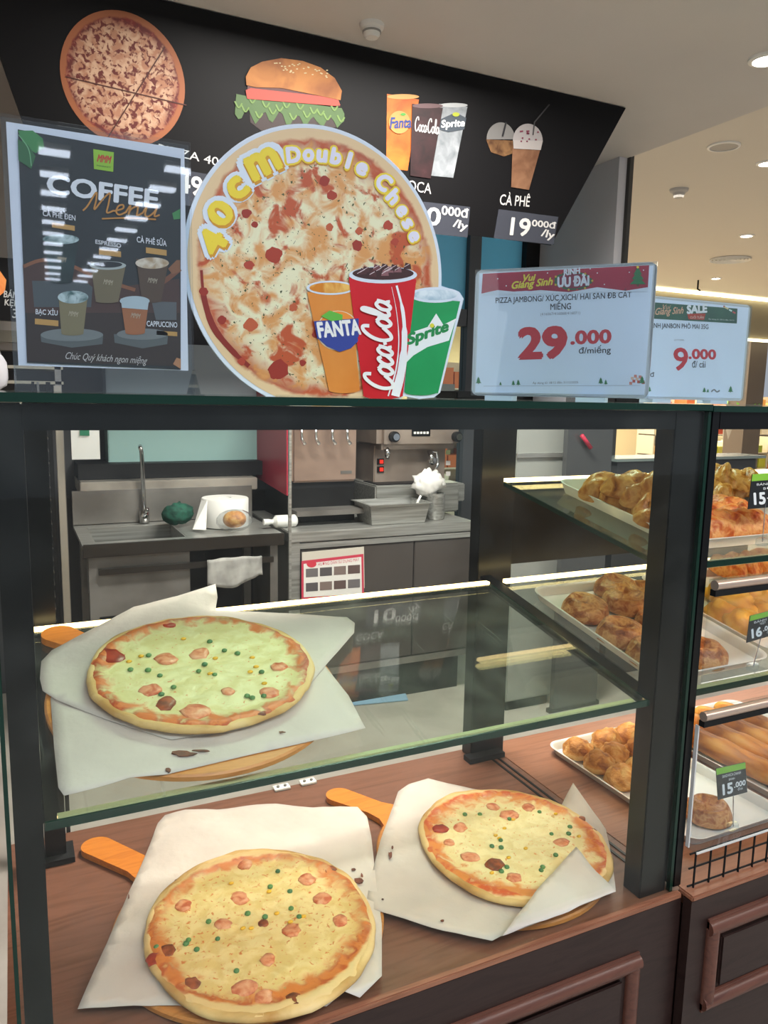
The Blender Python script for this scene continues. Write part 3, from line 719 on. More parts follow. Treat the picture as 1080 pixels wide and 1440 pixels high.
# ------------------------------------------------------------------ printed signs
DIM = [1.0]
def ink(h, rough=0.5, coat=0.0):
    """printing ink; DIM darkens the menu board inks, putting their dimmer light into the colour"""
    h = h.lstrip('#').lower()
    if DIM[0] != 1.0: h = '%02x%02x%02x' % tuple(int(int(h[i:i+2], 16)*DIM[0]) for i in (0, 2, 4))
    return mat('ink_'+h, h, rough, coat=coat)
class Sheet:
    """a flat printed face: pixels of the photograph are cast onto its real plane"""
    def __init__(s, parent, O, U, N, step=0.0004):
        s.par = parent; s.O = Vector(O); s.U = Vector(U).normalized(); s.N = Vector(N).normalized(); s.V = s.N.cross(s.U); s.step = step
    def at(s, px, py, l=0): return Wp(px, py, s.O, s.N) + s.N*(l*s.step)
    def uv(s, px, py):
        d = Wp(px, py, s.O, s.N) - s.O; return d.dot(s.U), d.dot(s.V)
    def P(s, u, v, l=0): return s.O + s.U*u + s.V*v + s.N*(l*s.step)
    def facing(s, mb, poly):
        # keep winding towards the viewer
        return poly
    def poly(s, pts, mt, l, mb=None, name='print', par=None):
        own = mb is None; mb = mb or MB()
        mb.use(mt); P = [s.at(x, y, l) for x, y in pts]
        mb.add(P, [tuple(range(len(P)))])
        if own: return mb.build(name, None, par or s.par)
    def ellipse(s, cx, cy, rx, ry, mt, l, mb=None, n=28, name='print', a0=0, a1=2*math.pi, par=None):
        return s.poly([(cx+rx*math.cos(a0+(a1-a0)*k/n), cy+ry*math.sin(a0+(a1-a0)*k/n)) for k in range(n if a1-a0 > 6.2 else n+1)], mt, l, mb, name, par)
    def stroke(s, pts, w, mt, l, mb=None, name='print', par=None, smooth=True, closed=False):
        """ribbon of pixel width w along pixel points"""
        own = mb is None; mb = mb or MB(); mb.use(mt)
        if smooth and len(pts) > 2: pts = catmull(pts)
        ws = w if isinstance(w, (list, tuple)) else [w]*len(pts)
        if len(ws) != len(pts): ws = [ws[min(len(ws)-1, int(i*len(ws)/len(pts)))] for i in range(len(pts))]
        V = []
        for i, (x, y) in enumerate(pts):
            a = pts[max(0, i-1)]; b = pts[min(len(pts)-1, i+1)]
            dx, dy = b[0]-a[0], b[1]-a[1]; d = math.hypot(dx, dy) or 1
            nx, ny = -dy/d*ws[i]/2, dx/d*ws[i]/2
            ll = l + 0.8*i/len(pts)
            V += [s.at(x+nx, y+ny, ll), s.at(x-nx, y-ny, ll)]
        mb.add(V, [(2*i, 2*i+1, 2*i+3, 2*i+2) for i in range(len(pts)-1)])
        if own: return mb.build(name, None, par or s.par)
    def text(s, body, A, B, C, mt, l, name='lettering', bold=0.0, par=None, outline=None, mb=None, spacing=1.0, shear=0.0):
        """text whose tight box has lower-left pixel A, lower-right B, upper-left C"""
        V, F = text_mesh(body, 0.0, spacing, shear)
        if bold:
            k = 6 if bold < 0.09 else 14; sh_ = [(bold*math.cos(2*math.pi*i/k), bold*math.sin(2*math.pi*i/k)) for i in range(k)] + [(0, 0)]
        else: sh_ = [(0, 0)]
        x0 = min(v[0] for v in V)-bold; x1 = max(v[0] for v in V)+bold; y0 = min(v[1] for v in V)-bold; y1 = max(v[1] for v in V)+bold
        a = Vector(s.uv(*A)); b = Vector(s.uv(*B)); c = Vector(s.uv(*C))
        own = mb is None; mb = mb or MB(); mb.use(mt)
        for i, (dx, dy) in enumerate(sh_):
            pts = []
            for x, y in V:
                q = a + (b-a)*((x+dx-x0)/(x1-x0)) + (c-a)*((y+dy-y0)/(y1-y0)); pts.append(s.P(q.x, q.y, l+0.8*i/len(sh_)))
            mb.add(pts, F)
        if own: return mb.build(name, None, par or s.par)
_TXT = {}
def text_mesh(body, bold=0.0, spacing=1.0, shear=0.0):
    k = (body, bold, spacing, shear)
    if k in _TXT: return _TXT[k]
    c = bpy.data.curves.new('tmp', 'FONT'); c.body = body; c.offset = bold; c.resolution_u = 3; c.space_character = spacing; c.shear = shear
    o = bpy.data.objects.new('tmp', c); me = o.to_mesh()
    V = [(v.co.x, v.co.y) for v in me.vertices]; F = [tuple(p.vertices) for p in me.polygons]
    o.to_mesh_clear(); bpy.data.objects.remove(o); bpy.data.curves.remove(c)
    _TXT[k] = (V, F); return V, F
def catmull(pts, n=6):
    out = []
    for i in range(len(pts)-1):
        p0 = pts[max(0, i-1)]; p1 = pts[i]; p2 = pts[i+1]; p3 = pts[min(len(pts)-1, i+2)]
        for k in range(n):
            t = k/n
            out.append(tuple(0.5*((2*p1[j]) + (-p0[j]+p2[j])*t + (2*p0[j]-5*p1[j]+4*p2[j]-p3[j])*t*t + (-p0[j]+3*p1[j]-3*p2[j]+p3[j])*t**3) for j in (0, 1)))
    out.append(pts[-1]); return out
CURS = {'C': (1.5, [(1.35, 1.55), (1.2, 2.0), (0.75, 1.95), (0.25, 1.4), (0.1, 0.7), (0.4, 0.05), (0.9, 0.1), (1.45, 0.6)]),
        'c': (0.95, [(0.8, 0.75), (0.55, 1.0), (0.2, 0.75), (0.08, 0.35), (0.35, 0.0), (0.7, 0.1), (1.0, 0.4)]),
        'o': (1.0, [(0.55, 1.0), (0.15, 0.75), (0.1, 0.3), (0.45, 0.0), (0.85, 0.3), (0.85, 0.75), (0.55, 1.0), (0.8, 0.8), (1.05, 0.85)]),
        'a': (1.1, [(0.85, 0.8), (0.5, 1.0), (0.12, 0.65), (0.15, 0.15), (0.5, 0.0), (0.85, 0.45), (0.92, 0.95), (0.86, 0.2), (1.15, 0.15)]),
        'l': (0.7, [(0.0, 0.15), (0.5, 1.1), (0.62, 1.85), (0.4, 2.0), (0.22, 1.2), (0.25, 0.15), (0.75, 0.2)]),
        'M': (2.2, [(0.0, 0.1), (0.25, 0.6), (0.6, 1.9), (0.75, 1.2), (0.8, 0.3), (1.2, 1.3), (1.6, 1.95), (1.7, 1.0), (1.75, 0.1), (2.2, 0.35)]),
        'e': (0.9, [(0.0, 0.3), (0.6, 0.6), (0.55, 0.95), (0.25, 0.8), (0.2, 0.25), (0.5, 0.0), (0.95, 0.35)]),
        'n': (1.2, [(0.0, 0.35), (0.2, 0.95), (0.22, 0.1), (0.3, 0.6), (0.7, 0.95), (0.8, 0.5), (0.85, 0.08), (1.2, 0.35)]),
        'u': (1.2, [(0.0, 0.35), (0.18, 0.95), (0.2, 0.25), (0.45, 0.05), (0.8, 0.5), (0.92, 0.95), (0.9, 0.15), (1.25, 0.3)]),
        '-': (0.35, [(0.05, 0.45), (0.35, 0.5)]), ' ': (0.6, [])}
def cursive(sh, word, A, B, C, w, mt, l, mb=None, name='script_lettering', par=None, slant=0.25):
    """handwritten word: unit baseline A->B in pixels, cap height towards C (2 units)"""
    tot = sum(CURS[c][0] for c in word)
    own = mb is None; mb = mb or MB(); x = 0
    for ch in word:
        adv, pts = CURS[ch]
        if pts:
            P = []
            for (px, py) in pts:
                u = (x+px+slant*py)/tot; v = py/2
                P.append((A[0]+(B[0]-A[0])*u+(C[0]-A[0])*v, A[1]+(B[1]-A[1])*u+(C[1]-A[1])*v))
            sh.stroke(P, w, mt, l, mb)
        x += adv
    if own: return mb.build(name, None, par or sh.par)

WHT = ink('#f2f2f0'); WHTB = mat('card_white', '#e2ecfc', 0.45); BLK = ink('#18181c')
# ---- big black menu board hanging from the ceiling
BY0, BZ0 = 3.0, EYE + 0.233*3.0
lean = math.radians(13)
BN = Vector((0, -math.cos(lean), -math.sin(lean)))
bO = Vector((2.283, BY0, BZ0))
mb_board = thing('menu_board', 'large black hanging menu board with food pictures and prices', 'menu board', (1.2, 2.9, BZ0))
S1 = Sheet(mb_board, bO, (1, 0, 0), BN, 0.0012)
tr = S1.uv(880, 152); br = S1.uv(775, 345)
tl_ = S1.uv(0, 80); bl_ = S1.uv(30, 165)
k = (bl_[0]-tl_[0])/(bl_[1]-tl_[1])
topv = tr[1]; lx_top = tl_[0] + k*(topv-tl_[1]); lx_bot = tl_[0] + k*(0-tl_[1])
BOARD = mat('board_black', '#0b0a0c', 0.55, var=0.1, scale=2, spec=0.2)
MB().prism([S1.P(lx_bot, 0), S1.P(br[0], 0), S1.P(tr[0], topv), S1.P(lx_top, topv)], -BN*0.05).build('panel', BOARD, mb_board)
for x in (0.3, 2.2):
    MB().box(x-0.02, x+0.02, 2.93, 2.97, BZ0+0.4, CEIL).build('hanger', BLACKM, mb_board)
DIM[0] = 0.74  # weaker light on the boards is put into their print colours
# pizza picture
cu = Vector(S1.uv(175, 113)); pr = (Vector(S1.uv(263, 124))-Vector(S1.uv(88, 104))).length/2
def disc_print(sh, cu, r, mt, l, name, par, n=64, hole=None, off=0.0):
    """flat disc whose object origin is its centre, so that radial materials work"""
    rotm = Matrix((sh.U, sh.V, sh.N)).transposed().to_4x4()
    mw = Matrix.Translation(sh.P(cu.x, cu.y, l)) @ rotm
    me = bpy.data.meshes.new(name)
    me.from_pydata([(r*math.cos(2*math.pi*k/n), r*math.sin(2*math.pi*k/n), 0) for k in range(n)], [], [tuple(range(n))])
    me.materials.append(mt); o = bpy.data.objects.new(name, me); COL.objects.link(o)
    o.parent = par; o.matrix_parent_inverse = WM[par.name].inverted(); o.matrix_basis = mw; WM[o.name] = mw
    return o
pm2 = pizza_mat('print_pizza_board', pr, '#b8957a', '#9a6a50', '#70180f', '#8e5230', '#56150e', 5, 0.76, 0.92, 0.90, 0.50, 0.6, 30, 0.0)
pic = disc_print(S1, cu, pr, pm2, 1, 'pizza_picture', mb_board)
for (a, b) in (((92, 108), (262, 148)), ((150, 196), (232, 66))):
    S1.stroke([a, b], 1.6, ink('#5a2214'), 2, None, 'slice_line', smooth=False)
# burger picture
mb = MB()
S1.poly([(350, 150), (352, 172), (370, 186), (440, 190), (475, 178), (478, 152)], ink('#2a1410'), 1, mb)
lf = []
rn = random.Random(4)
for i in range(33):
    x = 330+i*4.8; lf.append((x, 150+8*math.sin(i*1.3)+rn.uniform(-3, 3)+i*0.35))
S1.poly([(332, 132), (350, 136), (480, 152), (484, 160)] + [(x, y+12) for x, y in reversed(lf)], ink('#44682a'), 2, mb)
for i in range(0, 32, 2): S1.stroke([(lf[i][0], lf[i][1]-6), (lf[i][0]+5, lf[i][1]+3), (lf[i][0]+10, lf[i][1]-3)], 2.2, ink('#6f9240'), 3, mb)
S1.poly([(348, 116), (475, 136), (478, 150), (347, 136)], ink('#5a1c18'), 3, mb)
S1.poly([(345, 127), (352, 124), (474, 138), (478, 148), (470, 149), (347, 139)], ink('#c8402a'), 4, mb)
bun = [(346, 120), (345, 108), (352, 95), (368, 87), (395, 82), (425, 86), (450, 95), (470, 110), (480, 128), (478, 141), (440, 133), (395, 124), (360, 123)]
S1.poly(bun, ramp_mat('print_bun', [(0.35, '#6e3c16'), (0.6, '#96602c')], 'noise', 9, 0.6, 0), 5, mb)
for i in range(34):
    x = rn.uniform(385, 462); y = 88+((x-400)/80)**2*20+rn.uniform(0, 14)
    S1.ellipse(x, y, 1.6, 0.9, ink('#e6cf9a'), 6, mb, 6)
mb.build('burger_picture', None, mb_board)
# three soft drink glasses
def cup_pic(sh, tl, tr_, br_, bl2, body, l, par, name, rim=None, top=None, extra=None):
    m_ = MB(); sh.poly([tl, tr_, br_, bl2], body, l, m_)
    if rim: sh.ellipse((tl[0]+tr_[0])/2, (tl[1]+tr_[1])/2, (tr_[0]-tl[0])/2, max(2, abs(tr_[0]-tl[0])*0.08), rim, l+1, m_)
    if extra: extra(m_)
    return m_.build(name, None, par)
ORG = ramp_mat('print_orange_drink', [(0.3, '#9a4410'), (0.7, '#b86420')], 'noise', 14, 0.5, 0)
COLA = ramp_mat('print_cola_drink', [(0.3, '#1c0c0e'), (0.6, '#2e1618'), (0.8, '#4a2c30')], 'noise', 18, 0.5, 0)
CLR = ramp_mat('print_clear_drink', [(0.3, '#63686c'), (0.6, '#868a8e'), (0.8, '#a5a8aa')], 'noise', 18, 0.5, 0)
BLUE = ink('#1f3f8f'); LEAF = ink('#4ea83a')
def fx(m_):
    S1.ellipse(561, 172, 15, 16, ink('#f0a050'), 4, m_); S1.text('Fanta', (547, 181), (577, 180), (549, 165), BLUE, 5, bold=0.03, mb=m_)
    S1.ellipse(566, 161, 4, 2, LEAF, 5, m_)
cup_pic(S1, (544, 132), (589, 140), (573, 240), (543, 236), ORG, 1, mb_board, 'drink_picture', ink('#f0b060'), extra=fx)
def sx_(m_):
    S1.poly([(618, 168), (640, 158), (655, 166), (652, 182), (630, 186), (616, 182)], ink('#4a5560'), 4, m_)
    S1.text('Sprite', (619, 183), (652, 181), (620, 169), WHT, 5, bold=0.03, mb=m_); S1.ellipse(640, 161, 5, 3, ink('#c8d43a'), 6, m_)
cup_pic(S1, (617, 146), (657, 150), (637, 250), (606, 247), CLR, 2, mb_board, 'drink_picture', ink('#d8dadc'), extra=sx_)
def cx_(m_): cursive(S1, 'Coca-Cola', (582, 184), (616, 189), (581, 164), 1.6, ink('#d8d4d4'), 6, m_)
cup_pic(S1, (579, 146), (622, 152), (605, 251), (576, 247), COLA, 4, mb_board, 'drink_picture', ink('#7a5a5c'), extra=cx_)
# two iced coffees
COF = ramp_mat('print_iced_coffee', [(0.3, '#593824'), (0.7, '#7c5a42')], 'noise', 16, 0.5, 0)
m_ = MB(); LID = ink('#8d8a88')
S1.ellipse(704, 196, 20, 24, LID, 1, m_, 20, a0=math.pi, a1=2*math.pi); S1.poly([(683, 196), (724, 198), (720, 216), (708, 220), (690, 214)], ramp_mat('print_brown_crumble', [(0.3, '#422814'), (0.7, '#765636')], 'noise', 30, 0.5, 0), 2, m_)
S1.stroke([(706, 192), (711, 172)], 2.5, BLK, 3, m_, smooth=False); m_.build('coffee_picture', None, mb_board)
m_ = MB()
S1.poly([(720, 205), (760, 206), (743, 267), (718, 263)], COF, 4, m_); S1.ellipse(741, 198, 21, 24, ink('#b9b2b0'), 5, m_, 20, a0=math.pi, a1=2*math.pi)
S1.poly([(720, 197), (762, 198), (759, 211), (721, 209)], ink('#c9c1bd'), 6, m_)
for i in range(14): S1.ellipse(742+rn.uniform(-13, 13), 192+rn.uniform(-8, 7), 1.4, 1.2, ink('#8a2a4a'), 7, m_, 6)
S1.stroke([(748, 190), (750, 172), (771, 147)], 1.8, ink('#4a484a'), 7, m_, smooth=False); m_.build('coffee_picture', None, mb_board)
LBL = mat('board_letter', '#b9b7b5', 0.5); TAGM = mat('tag_panel', '#3a3c44', 0.25)
S1.text('PIZZA 40cm', (222, 214), (331, 239), (223, 202), LBL, 1, bold=0.0)
S1.text('COCA', (562, 266), (606, 273), (563, 251), LBL, 1)
S1.text('CÀ PHÊ', (702, 288), (744, 291), (704, 269), LBL, 1, bold=0.01)
for poly, items in (([(234, 235), (345, 254), (338, 300), (228, 284)], (('149', (238, 268), (284, 277), (239, 240)), ('000đ', (288, 264), (330, 270), (289, 250)))),
                    ([(573, 281), (661, 291), (657, 334), (570, 325)], (('10', (583, 313), (618, 319), (586, 287)), ('000đ', (620, 302), (658, 307), (621, 288)), ('/ly', (635, 322), (655, 328), (639, 307)))),
                    ([(701, 294), (785, 305), (778, 344), (694, 335)], (('19', (716, 331), (744, 333), (719, 305)), ('000đ', (747, 318), (781, 322), (748, 308)), ('/ly', (759, 335), (777, 340), (763, 321))))):
    tg = S1.poly(poly, TAGM, 1, None, 'price_panel')
    for (s_, A, B, C) in items: S1.text(s_, A, B, C, LBL, 2, bold=0.025, par=tg)

# ---- smaller menu board at far left
m2 = thing('menu_board', 'small black menu board with orange snack picture at far left', 'menu board', (-0.35, 3.3, EYE+0.2))
p0 = Wy(0, 450, 3.3); p1 = Wy(34, 450, 3.3); z1 = Wy(0, 362, 3.3).z
MB().box(-0.75, 0.16, 3.3, 3.34, p0.z, z1).build('panel', BOARD, m2)
S2 = Sheet(m2, (0, 3.3, p0.z), (1, 0, 0), (0, -1, 0), 0.0012)
S2.poly([(-26, 385), (0, 381), (9, 394), (7, 410), (-8, 422), (-28, 416)], ramp_mat('print_snack', [(0.35, '#d8642a'), (0.7, '#f0a058')], 'noise', 12, 0.6, 0), 1, None, 'snack_picture')
S2.text('BÁNH MÌ', (5, 418), (46, 423), (6, 406), LBL, 1, bold=0.02); S2.text('KẸP 20', (6, 432), (38, 435), (7, 420), LBL, 1, bold=0.02); S2.text('37', (17, 447), (34, 449), (18, 434), LBL, 1, bold=0.01)
for x in (-0.6, 0.1): MB().box(x-0.01, x+0.01, 3.31, 3.33, z1, CEIL).build('hanger', BLACKM, m2)

DIM[0] = 1.0
# ---- coffee menu in an acrylic stand on the case top
YM = 1.104
cm = thing('coffee_menu_stand', 'upright acrylic stand holding the dark coffee menu with green logo', 'menu stand', (0.12, YM, ZT))
xl, xr = Wy(15, 300, YM).x, Wy(261, 300, YM).x
zt_, zb_ = Wy(18, 172, YM).z, Wy(31, 514, YM).z
PAPERW = mat('poster_white', '#dfe6f2', 0.5)
MB().box(xl, xr, YM+0.0012, YM+0.0018, zb_, zt_).build('poster', PAPERW, cm)
GLOSSY = glass_mat('acrylic_glossy', '#f8fafc', 1.0)
MB().box(xl-0.006, xr+0.006, YM-0.010, YM-0.0085, ZT+0.001, zt_+0.006).build('front_sheet', GLOSSY, cm)
MB().box(xl-0.006, xr+0.006, YM+0.004, YM+0.0055, ZT+0.001, zt_+0.006).build('back_sheet', ACRYL, cm)
MB().prism([(xl-0.006, YM-0.045, ZT), (xr+0.012, YM-0.045, ZT), (xr+0.012, YM+0.045, ZT), (xl-0.006, YM+0.045, ZT)], (0, 0, 0.0015)).build('base', ACRYL, cm)
for x in (xl-0.005, xr+0.006):
    MB().prism([(x, YM-0.045, ZT+0.0015), (x, YM+0.045, ZT+0.0015), (x, YM+0.004, ZT+0.035), (x, YM-0.009, ZT+0.035)], (0.0012, 0, 0)).build('gusset', ACRYL, cm)
S = Sheet(cm, (0, YM, EYE), (1, 0, 0), (0, -1, 0))
bgm = ramp_mat('menu_dark_print', [(0.3, '#22282a'), (0.55, '#2c3234'), (0.8, '#3a3330')], 'noise', 5, 0.5, 0)
S.poly([(25, 182), (254, 223), (254, 520), (38, 510)], bgm, 1, None, 'print_ground')
m_ = MB()
S.poly([(32, 372), (70, 366), (110, 375), (180, 402), (252, 392), (253, 440), (36, 440)], ink('#4a3028'), 2, m_)
S.poly([(38, 440), (253, 440), (253, 515), (38, 508)], ink('#33261f'), 2, m_)
S.stroke([(33, 375), (60, 366), (95, 372), (140, 392), (190, 408)], 5, ink('#8a5636'), 3, m_)
S.stroke([(200, 412), (230, 396), (253, 378)], 7, ink('#7a4a30'), 3, m_)
m_.build('background_print', None, cm)
m_ = MB(); G1 = ink('#3f8a4a'); G2 = ink('#2f6a3c')
S.poly([(25, 184), (46, 184), (60, 195), (62, 208), (50, 216), (34, 205)], G1, 3, m_)
S.poly([(25, 196), (40, 205), (50, 220), (44, 238), (26, 226)], G2, 4, m_); S.stroke([(26, 190), (40, 210), (44, 234)], 1.2, ink('#7ab884'), 5, m_)
S.poly([(242, 300), (253, 294), (253, 308), (244, 309)], G1, 3, m_)
m_.build('leaf_picture', None, cm)
m_ = MB(); S.poly([(131, 210), (160, 214.5), (159, 242), (132, 238)], ink('#9bcc2e'), 3, m_)
S.text('MMM', (136, 228), (156, 231), (137, 217), ink('#d83a22'), 4, bold=0.04, mb=m_, shear=0.25); S.text('MARKET', (136, 234), (156, 237), (136, 232), ink('#3a5a1a'), 4, mb=m_)
m_.build('logo', None, cm)
S.text('COFFEE', (65, 272), (222, 294), (66, 244), ink('#f0f2f6'), 3, bold=0.035)
cursive(S, 'Menu', (116, 298), (222, 307), (114, 268), 2.4, ink('#c98a3a'), 5)
S.stroke([(143, 308), (180, 307), (219, 309)], 2.2, ink('#c98a3a'), 5, None, 'underline')
BAR = ink('#c99a52')
for (s_, A, B, C, bar) in (('CÀ PHÊ ĐEN', (60, 304), (106, 311), (60, 294), [(73, 313), (105, 318), (105, 325), (73, 320)]),
                           ('ESPRESSO', (134, 343), (170, 349), (134, 337), [(139, 350), (170, 354), (170, 362), (139, 358)]),
                           ('CÀ PHÊ SỮA', (192, 341), (234, 347), (192, 330), [(205, 348), (234, 352), (234, 360), (205, 356)]),
                           ('BẠC XỈU', (50, 444), (81, 446), (50, 432), [(49, 448), (82, 451), (82, 459), (49, 456)]),
                           ('CAPPUCCINO', (206, 459), (249, 461), (206, 451), [(220, 465), (249, 467), (249, 473), (220, 471)])):
    S.text(s_, A, B, C, ink('#e6e8ec'), 4, bold=0.02); S.poly(bar, BAR, 4, None, 'price_bar')
def mcup(TL, TR, BR, BL, body, top, toph, l=6):
    m = MB(); S.poly([TL, TR, BR, BL], body, l, m); S.ellipse((BL[0]+BR[0])/2, (BL[1]+BR[1])/2, (BR[0]-BL[0])/2, 3, body, l-0.4, m)
    S.ellipse((TL[0]+TR[0])/2, (TL[1]+TR[1])/2+toph*0.3, (TR[0]-TL[0])/2+1, toph, top, l+1, m)
    cx_, cy_ = (TL[0]+TR[0]+BR[0]+BL[0])/4, (TL[1]+TR[1]+BR[1]+BL[1])/4
    S.text('MMM', (cx_-6, cy_+2), (cx_+7, cy_+4), (cx_-5, cy_-5), ink('#c0b49a'), l+2, mb=m, shear=0.25)
    return m.build('cup_picture', None, cm)
m_ = MB()
S.poly([(45, 395), (120, 396), (130, 404), (128, 432), (48, 432)], ink('#4b5356'), 3, m_); S.poly([(213, 424), (248, 425), (248, 450), (219, 450)], ink('#5c6062'), 3, m_)
S.ellipse(101, 471, 44, 9, ink('#7b8180'), 4, m_); S.poly([(57, 471), (145, 471), (144, 484), (101, 489), (58, 481)], ink('#5d6362'), 3, m_)
S.ellipse(200, 470, 36, 8, ink('#7b7f7e'), 4, m_); S.poly([(160, 470), (236, 470), (235, 484), (200, 490), (161, 482)], ink('#5d6362'), 3, m_)
m_.build('podium_picture', None, cm)
mcup((61, 332), (110, 338), (101, 398), (70, 394), ramp_mat('print_black_coffee', [(0.3, '#1c2a2a'), (0.7, '#2e4444')], 'noise', 20, 0.5, 0), ramp_mat('print_ice', [(0.4, '#4a6a6a'), (0.6, '#c2d4d4')], 'noise', 70, 0.5, 0), 7)
mcup((127, 368), (176, 376), (166, 425), (134, 422), ink('#766a4e'), ink('#b5bdb8'), 6); S.ellipse(151.5, 372.5, 20, 4.2, ink('#20262a'), 8.5, None, 24, 'coffee_surface')
mcup((191, 364), (236, 372), (226, 425), (199, 421), ink('#54402e'), ramp_mat('print_cream', [(0.4, '#b59a78'), (0.6, '#e2d6c2')], 'noise', 60, 0.5, 0), 8)
mcup((82, 414), (123, 417), (117, 470), (86, 468), ink('#857a58'), MATS['print_ice'], 9)
mcup((169, 420), (209, 423), (203, 469), (176, 467), ink('#a8683e'), ink('#b5c6cc'), 7); S.poly([(169.5, 420), (209, 423), (207, 436), (171, 433)], ink('#b5c6cc'), 7.5, None, 'foam_band')
S.text('Chúc Quý khách ngon miệng', (92, 508), (207, 515), (92, 494), ink('#c9c4c0'), 4, shear=0.45, name='script_lettering')
S.poly([(243, 512), (248, 503), (254, 505), (254, 519)], ink('#b9825a'), 4, None, 'bean_picture'); S.poly([(236, 378), (248, 366), (253, 366), (253, 382), (242, 386)], ink('#8a5a3a'), 4, None, 'bean_picture')

# ---- round pizza standee with three paper cups
YP = 1.125
st = thing('pizza_standee', 'round cut-out pizza sign with three soft drink cups on the case top', 'sign', (0.42, YP, ZT))
SP = Sheet(st, (0, YP, EYE), (1, 0, 0), (0, -1, 0))
WBORD = mat('standee_white', '#dce6f4', 0.4)
uL = SP.uv(258, 395); uR = SP.uv(621, 395); uT = SP.uv(440, 174)
ccx = (uL[0]+uR[0])/2; rad = (uR[0]-uL[0])/2; ccz = uT[1]-rad
n = 96
MB().prism([SP.P(ccx+rad*math.cos(2*math.pi*k/n), ccz+rad*math.sin(2*math.pi*k/n)) for k in range(n)], (0, 0.004, 0)).build('backing', WBORD, st)
cupback = [(425, 402), (440, 395), (484, 392), (486, 378), (508, 373), (560, 372), (588, 382), (589, 400), (620, 402), (645, 410), (652, 420), (634, 490), (619, 552), (610, 559), (590, 561), (568, 557), (560, 563), (512, 563), (504, 556), (470, 556), (456, 548), (440, 470)]
MB().prism([SP.at(x, y, 1) for x, y in cupback], (0, 0.0035, 0)).build('cup_backing', WBORD, st)
pzm = pizza_mat('print_pizza_standee', rad*0.97, '#ece8c4', '#dc9c5c', '#a5301c', '#e6c89c', '#c0562e', 8, 0.78, 0.98, 0.93, 0.55, 0.4, 14, 0.0, herb='#3c4a22', herb_amt=0.66)
disc_print(SP, Vector((ccx, ccz)), rad*0.972, pzm, 1.2, 'pizza_picture', st, 96)
m_ = MB(); rn = random.Random(7)
for j_, (x, y, r) in enumerate(((385, 358, 15), (350, 373, 9), (352, 457, 12), (387, 523, 13), (392, 520, 18), (456, 255, 10), (466, 275, 9), (502, 345, 10), (545, 318, 9), (346, 300, 9), (358, 316, 6), (463, 320, 7), (412, 433, 8), (425, 510, 6), (555, 340, 7), (445, 470, 8), (505, 325, 7), (286, 410, 8), (312, 450, 8), (340, 508, 7))):
    S_ = ink(rn.choice(['#9c2c1c', '#b2402a', '#a8361f', '#c05a34']))
    SP.poly([(x+r*(0.75+0.3*noise.noise(Vector((math.cos(a)*1.5+x, math.sin(a)*1.5, y))))*math.cos(a), y+r*(0.75+0.3*noise.noise(Vector((math.cos(a)*1.5, math.sin(a)*1.5+y, x))))*math.sin(a)) for a in [2*math.pi*k/14 for k in range(14)]], S_, 2+0.04*j_, m_)
SP.stroke([(283, 380), (287, 420), (300, 460), (325, 492), (350, 515)], [4, 8, 9, 8, 6], ink('#8a2418'), 2, m_)
m_.build('topping_print', None, st, kind='stuff')
YEL = ink('#f2d83a'); ORO = ink('#d99a2a'); LAV = ink('#e6e4f6')
def letter(ch, cx, cy, w, h, ang, layers, l0, mb):
    ca, sa = math.cos(math.radians(ang)), math.sin(math.radians(ang))
    for i, (mt_, k, bd, dx, dy) in enumerate(layers):
        W, H = w*k[0], h*k[1]; x, y = cx+dx, cy+dy
        ux, uy = ca*W/2, -sa*W/2; vx, vy = -sa*H/2, -ca*H/2
        SP.text(ch, (x-ux-vx, y-uy-vy), (x+ux-vx, y+uy-vy), (x-ux+vx, y-uy+vy), mt_, l0+i, mb=mb, bold=bd)
Lbig = [(WBORD, (1.42, 1.34), 0.16, 0, 0), (ORO, (1.08, 1.06), 0.07, 2, 3), (YEL, (1.0, 1.0), 0.05, 0, 0)]
m_ = MB()
for (c, x, y, w, h, a) in (('4', 298, 341, 34, 40, 62), ('0', 309, 300, 33, 38, 50), ('c', 333, 265, 28, 33, 42), ('m', 369, 230, 48, 38, 27)): letter(c, x, y, w, h, a, Lbig, 3, m_)
m_.build('lettering', None, st)
Lsm = [(ORO, (1.32, 1.24), 0.13, 1, 1.5), (YEL, (1.28, 1.2), 0.13, 0, 0), (LAV, (1, 1), 0.06, 0, 0)]
for word in ((('D', 412, 218, 21, 24, 6), ('o', 433, 219, 17, 19, 2), ('u', 452, 220, 16, 19, -5), ('b', 472, 220, 16, 25, -10), ('l', 490, 226, 7, 25, -16), ('e', 508, 238, 17, 19, -22)),
             (('C', 539, 257, 21, 25, -38), ('h', 553, 277, 16, 23, -46), ('e', 564, 297, 15, 17, -54), ('s', 572, 315, 14, 16, -60), ('e', 581, 333, 15, 16, -66))):
    m_ = MB()
    for (c, x, y, w, h, a) in word: letter(c, x, y, w, h, a, Lsm, 3, m_)
    m_.build('lettering', None, st)
# cups
ORC = ramp_mat('print_orange_cup', [(0.3, '#d87f2c'), (0.7, '#ea9a48')], 'noise', 6, 0.4, 0)
m_ = MB(); SP.poly([(431, 411), (493, 411), (505, 548), (462, 549)], ORC, 6, m_); SP.ellipse(483, 548, 22, 5, ORC, 5.6, m_)
SP.ellipse(464, 405, 34, 10, WBORD, 7, m_); SP.ellipse(464, 405, 30, 7.5, ramp_mat('print_orange_ice', [(0.4, '#d8831e'), (0.6, '#f4c468')], 'noise', 40, 0.4, 0), 8, m_)
SP.ellipse(474, 465, 30, 28, ink('#e8d8b8'), 8, m_); SP.ellipse(474, 464, 28, 26, ink('#f0902c'), 9, m_)
SP.poly([(443, 462), (500, 452), (502, 480), (492, 490), (476, 495), (458, 487), (448, 478)], ink('#2a3f98'), 10.4, m_)
SP.poly([(440, 452), (503, 448), (503, 474), (445, 477)], ink('#2a3f98'), 10, m_)
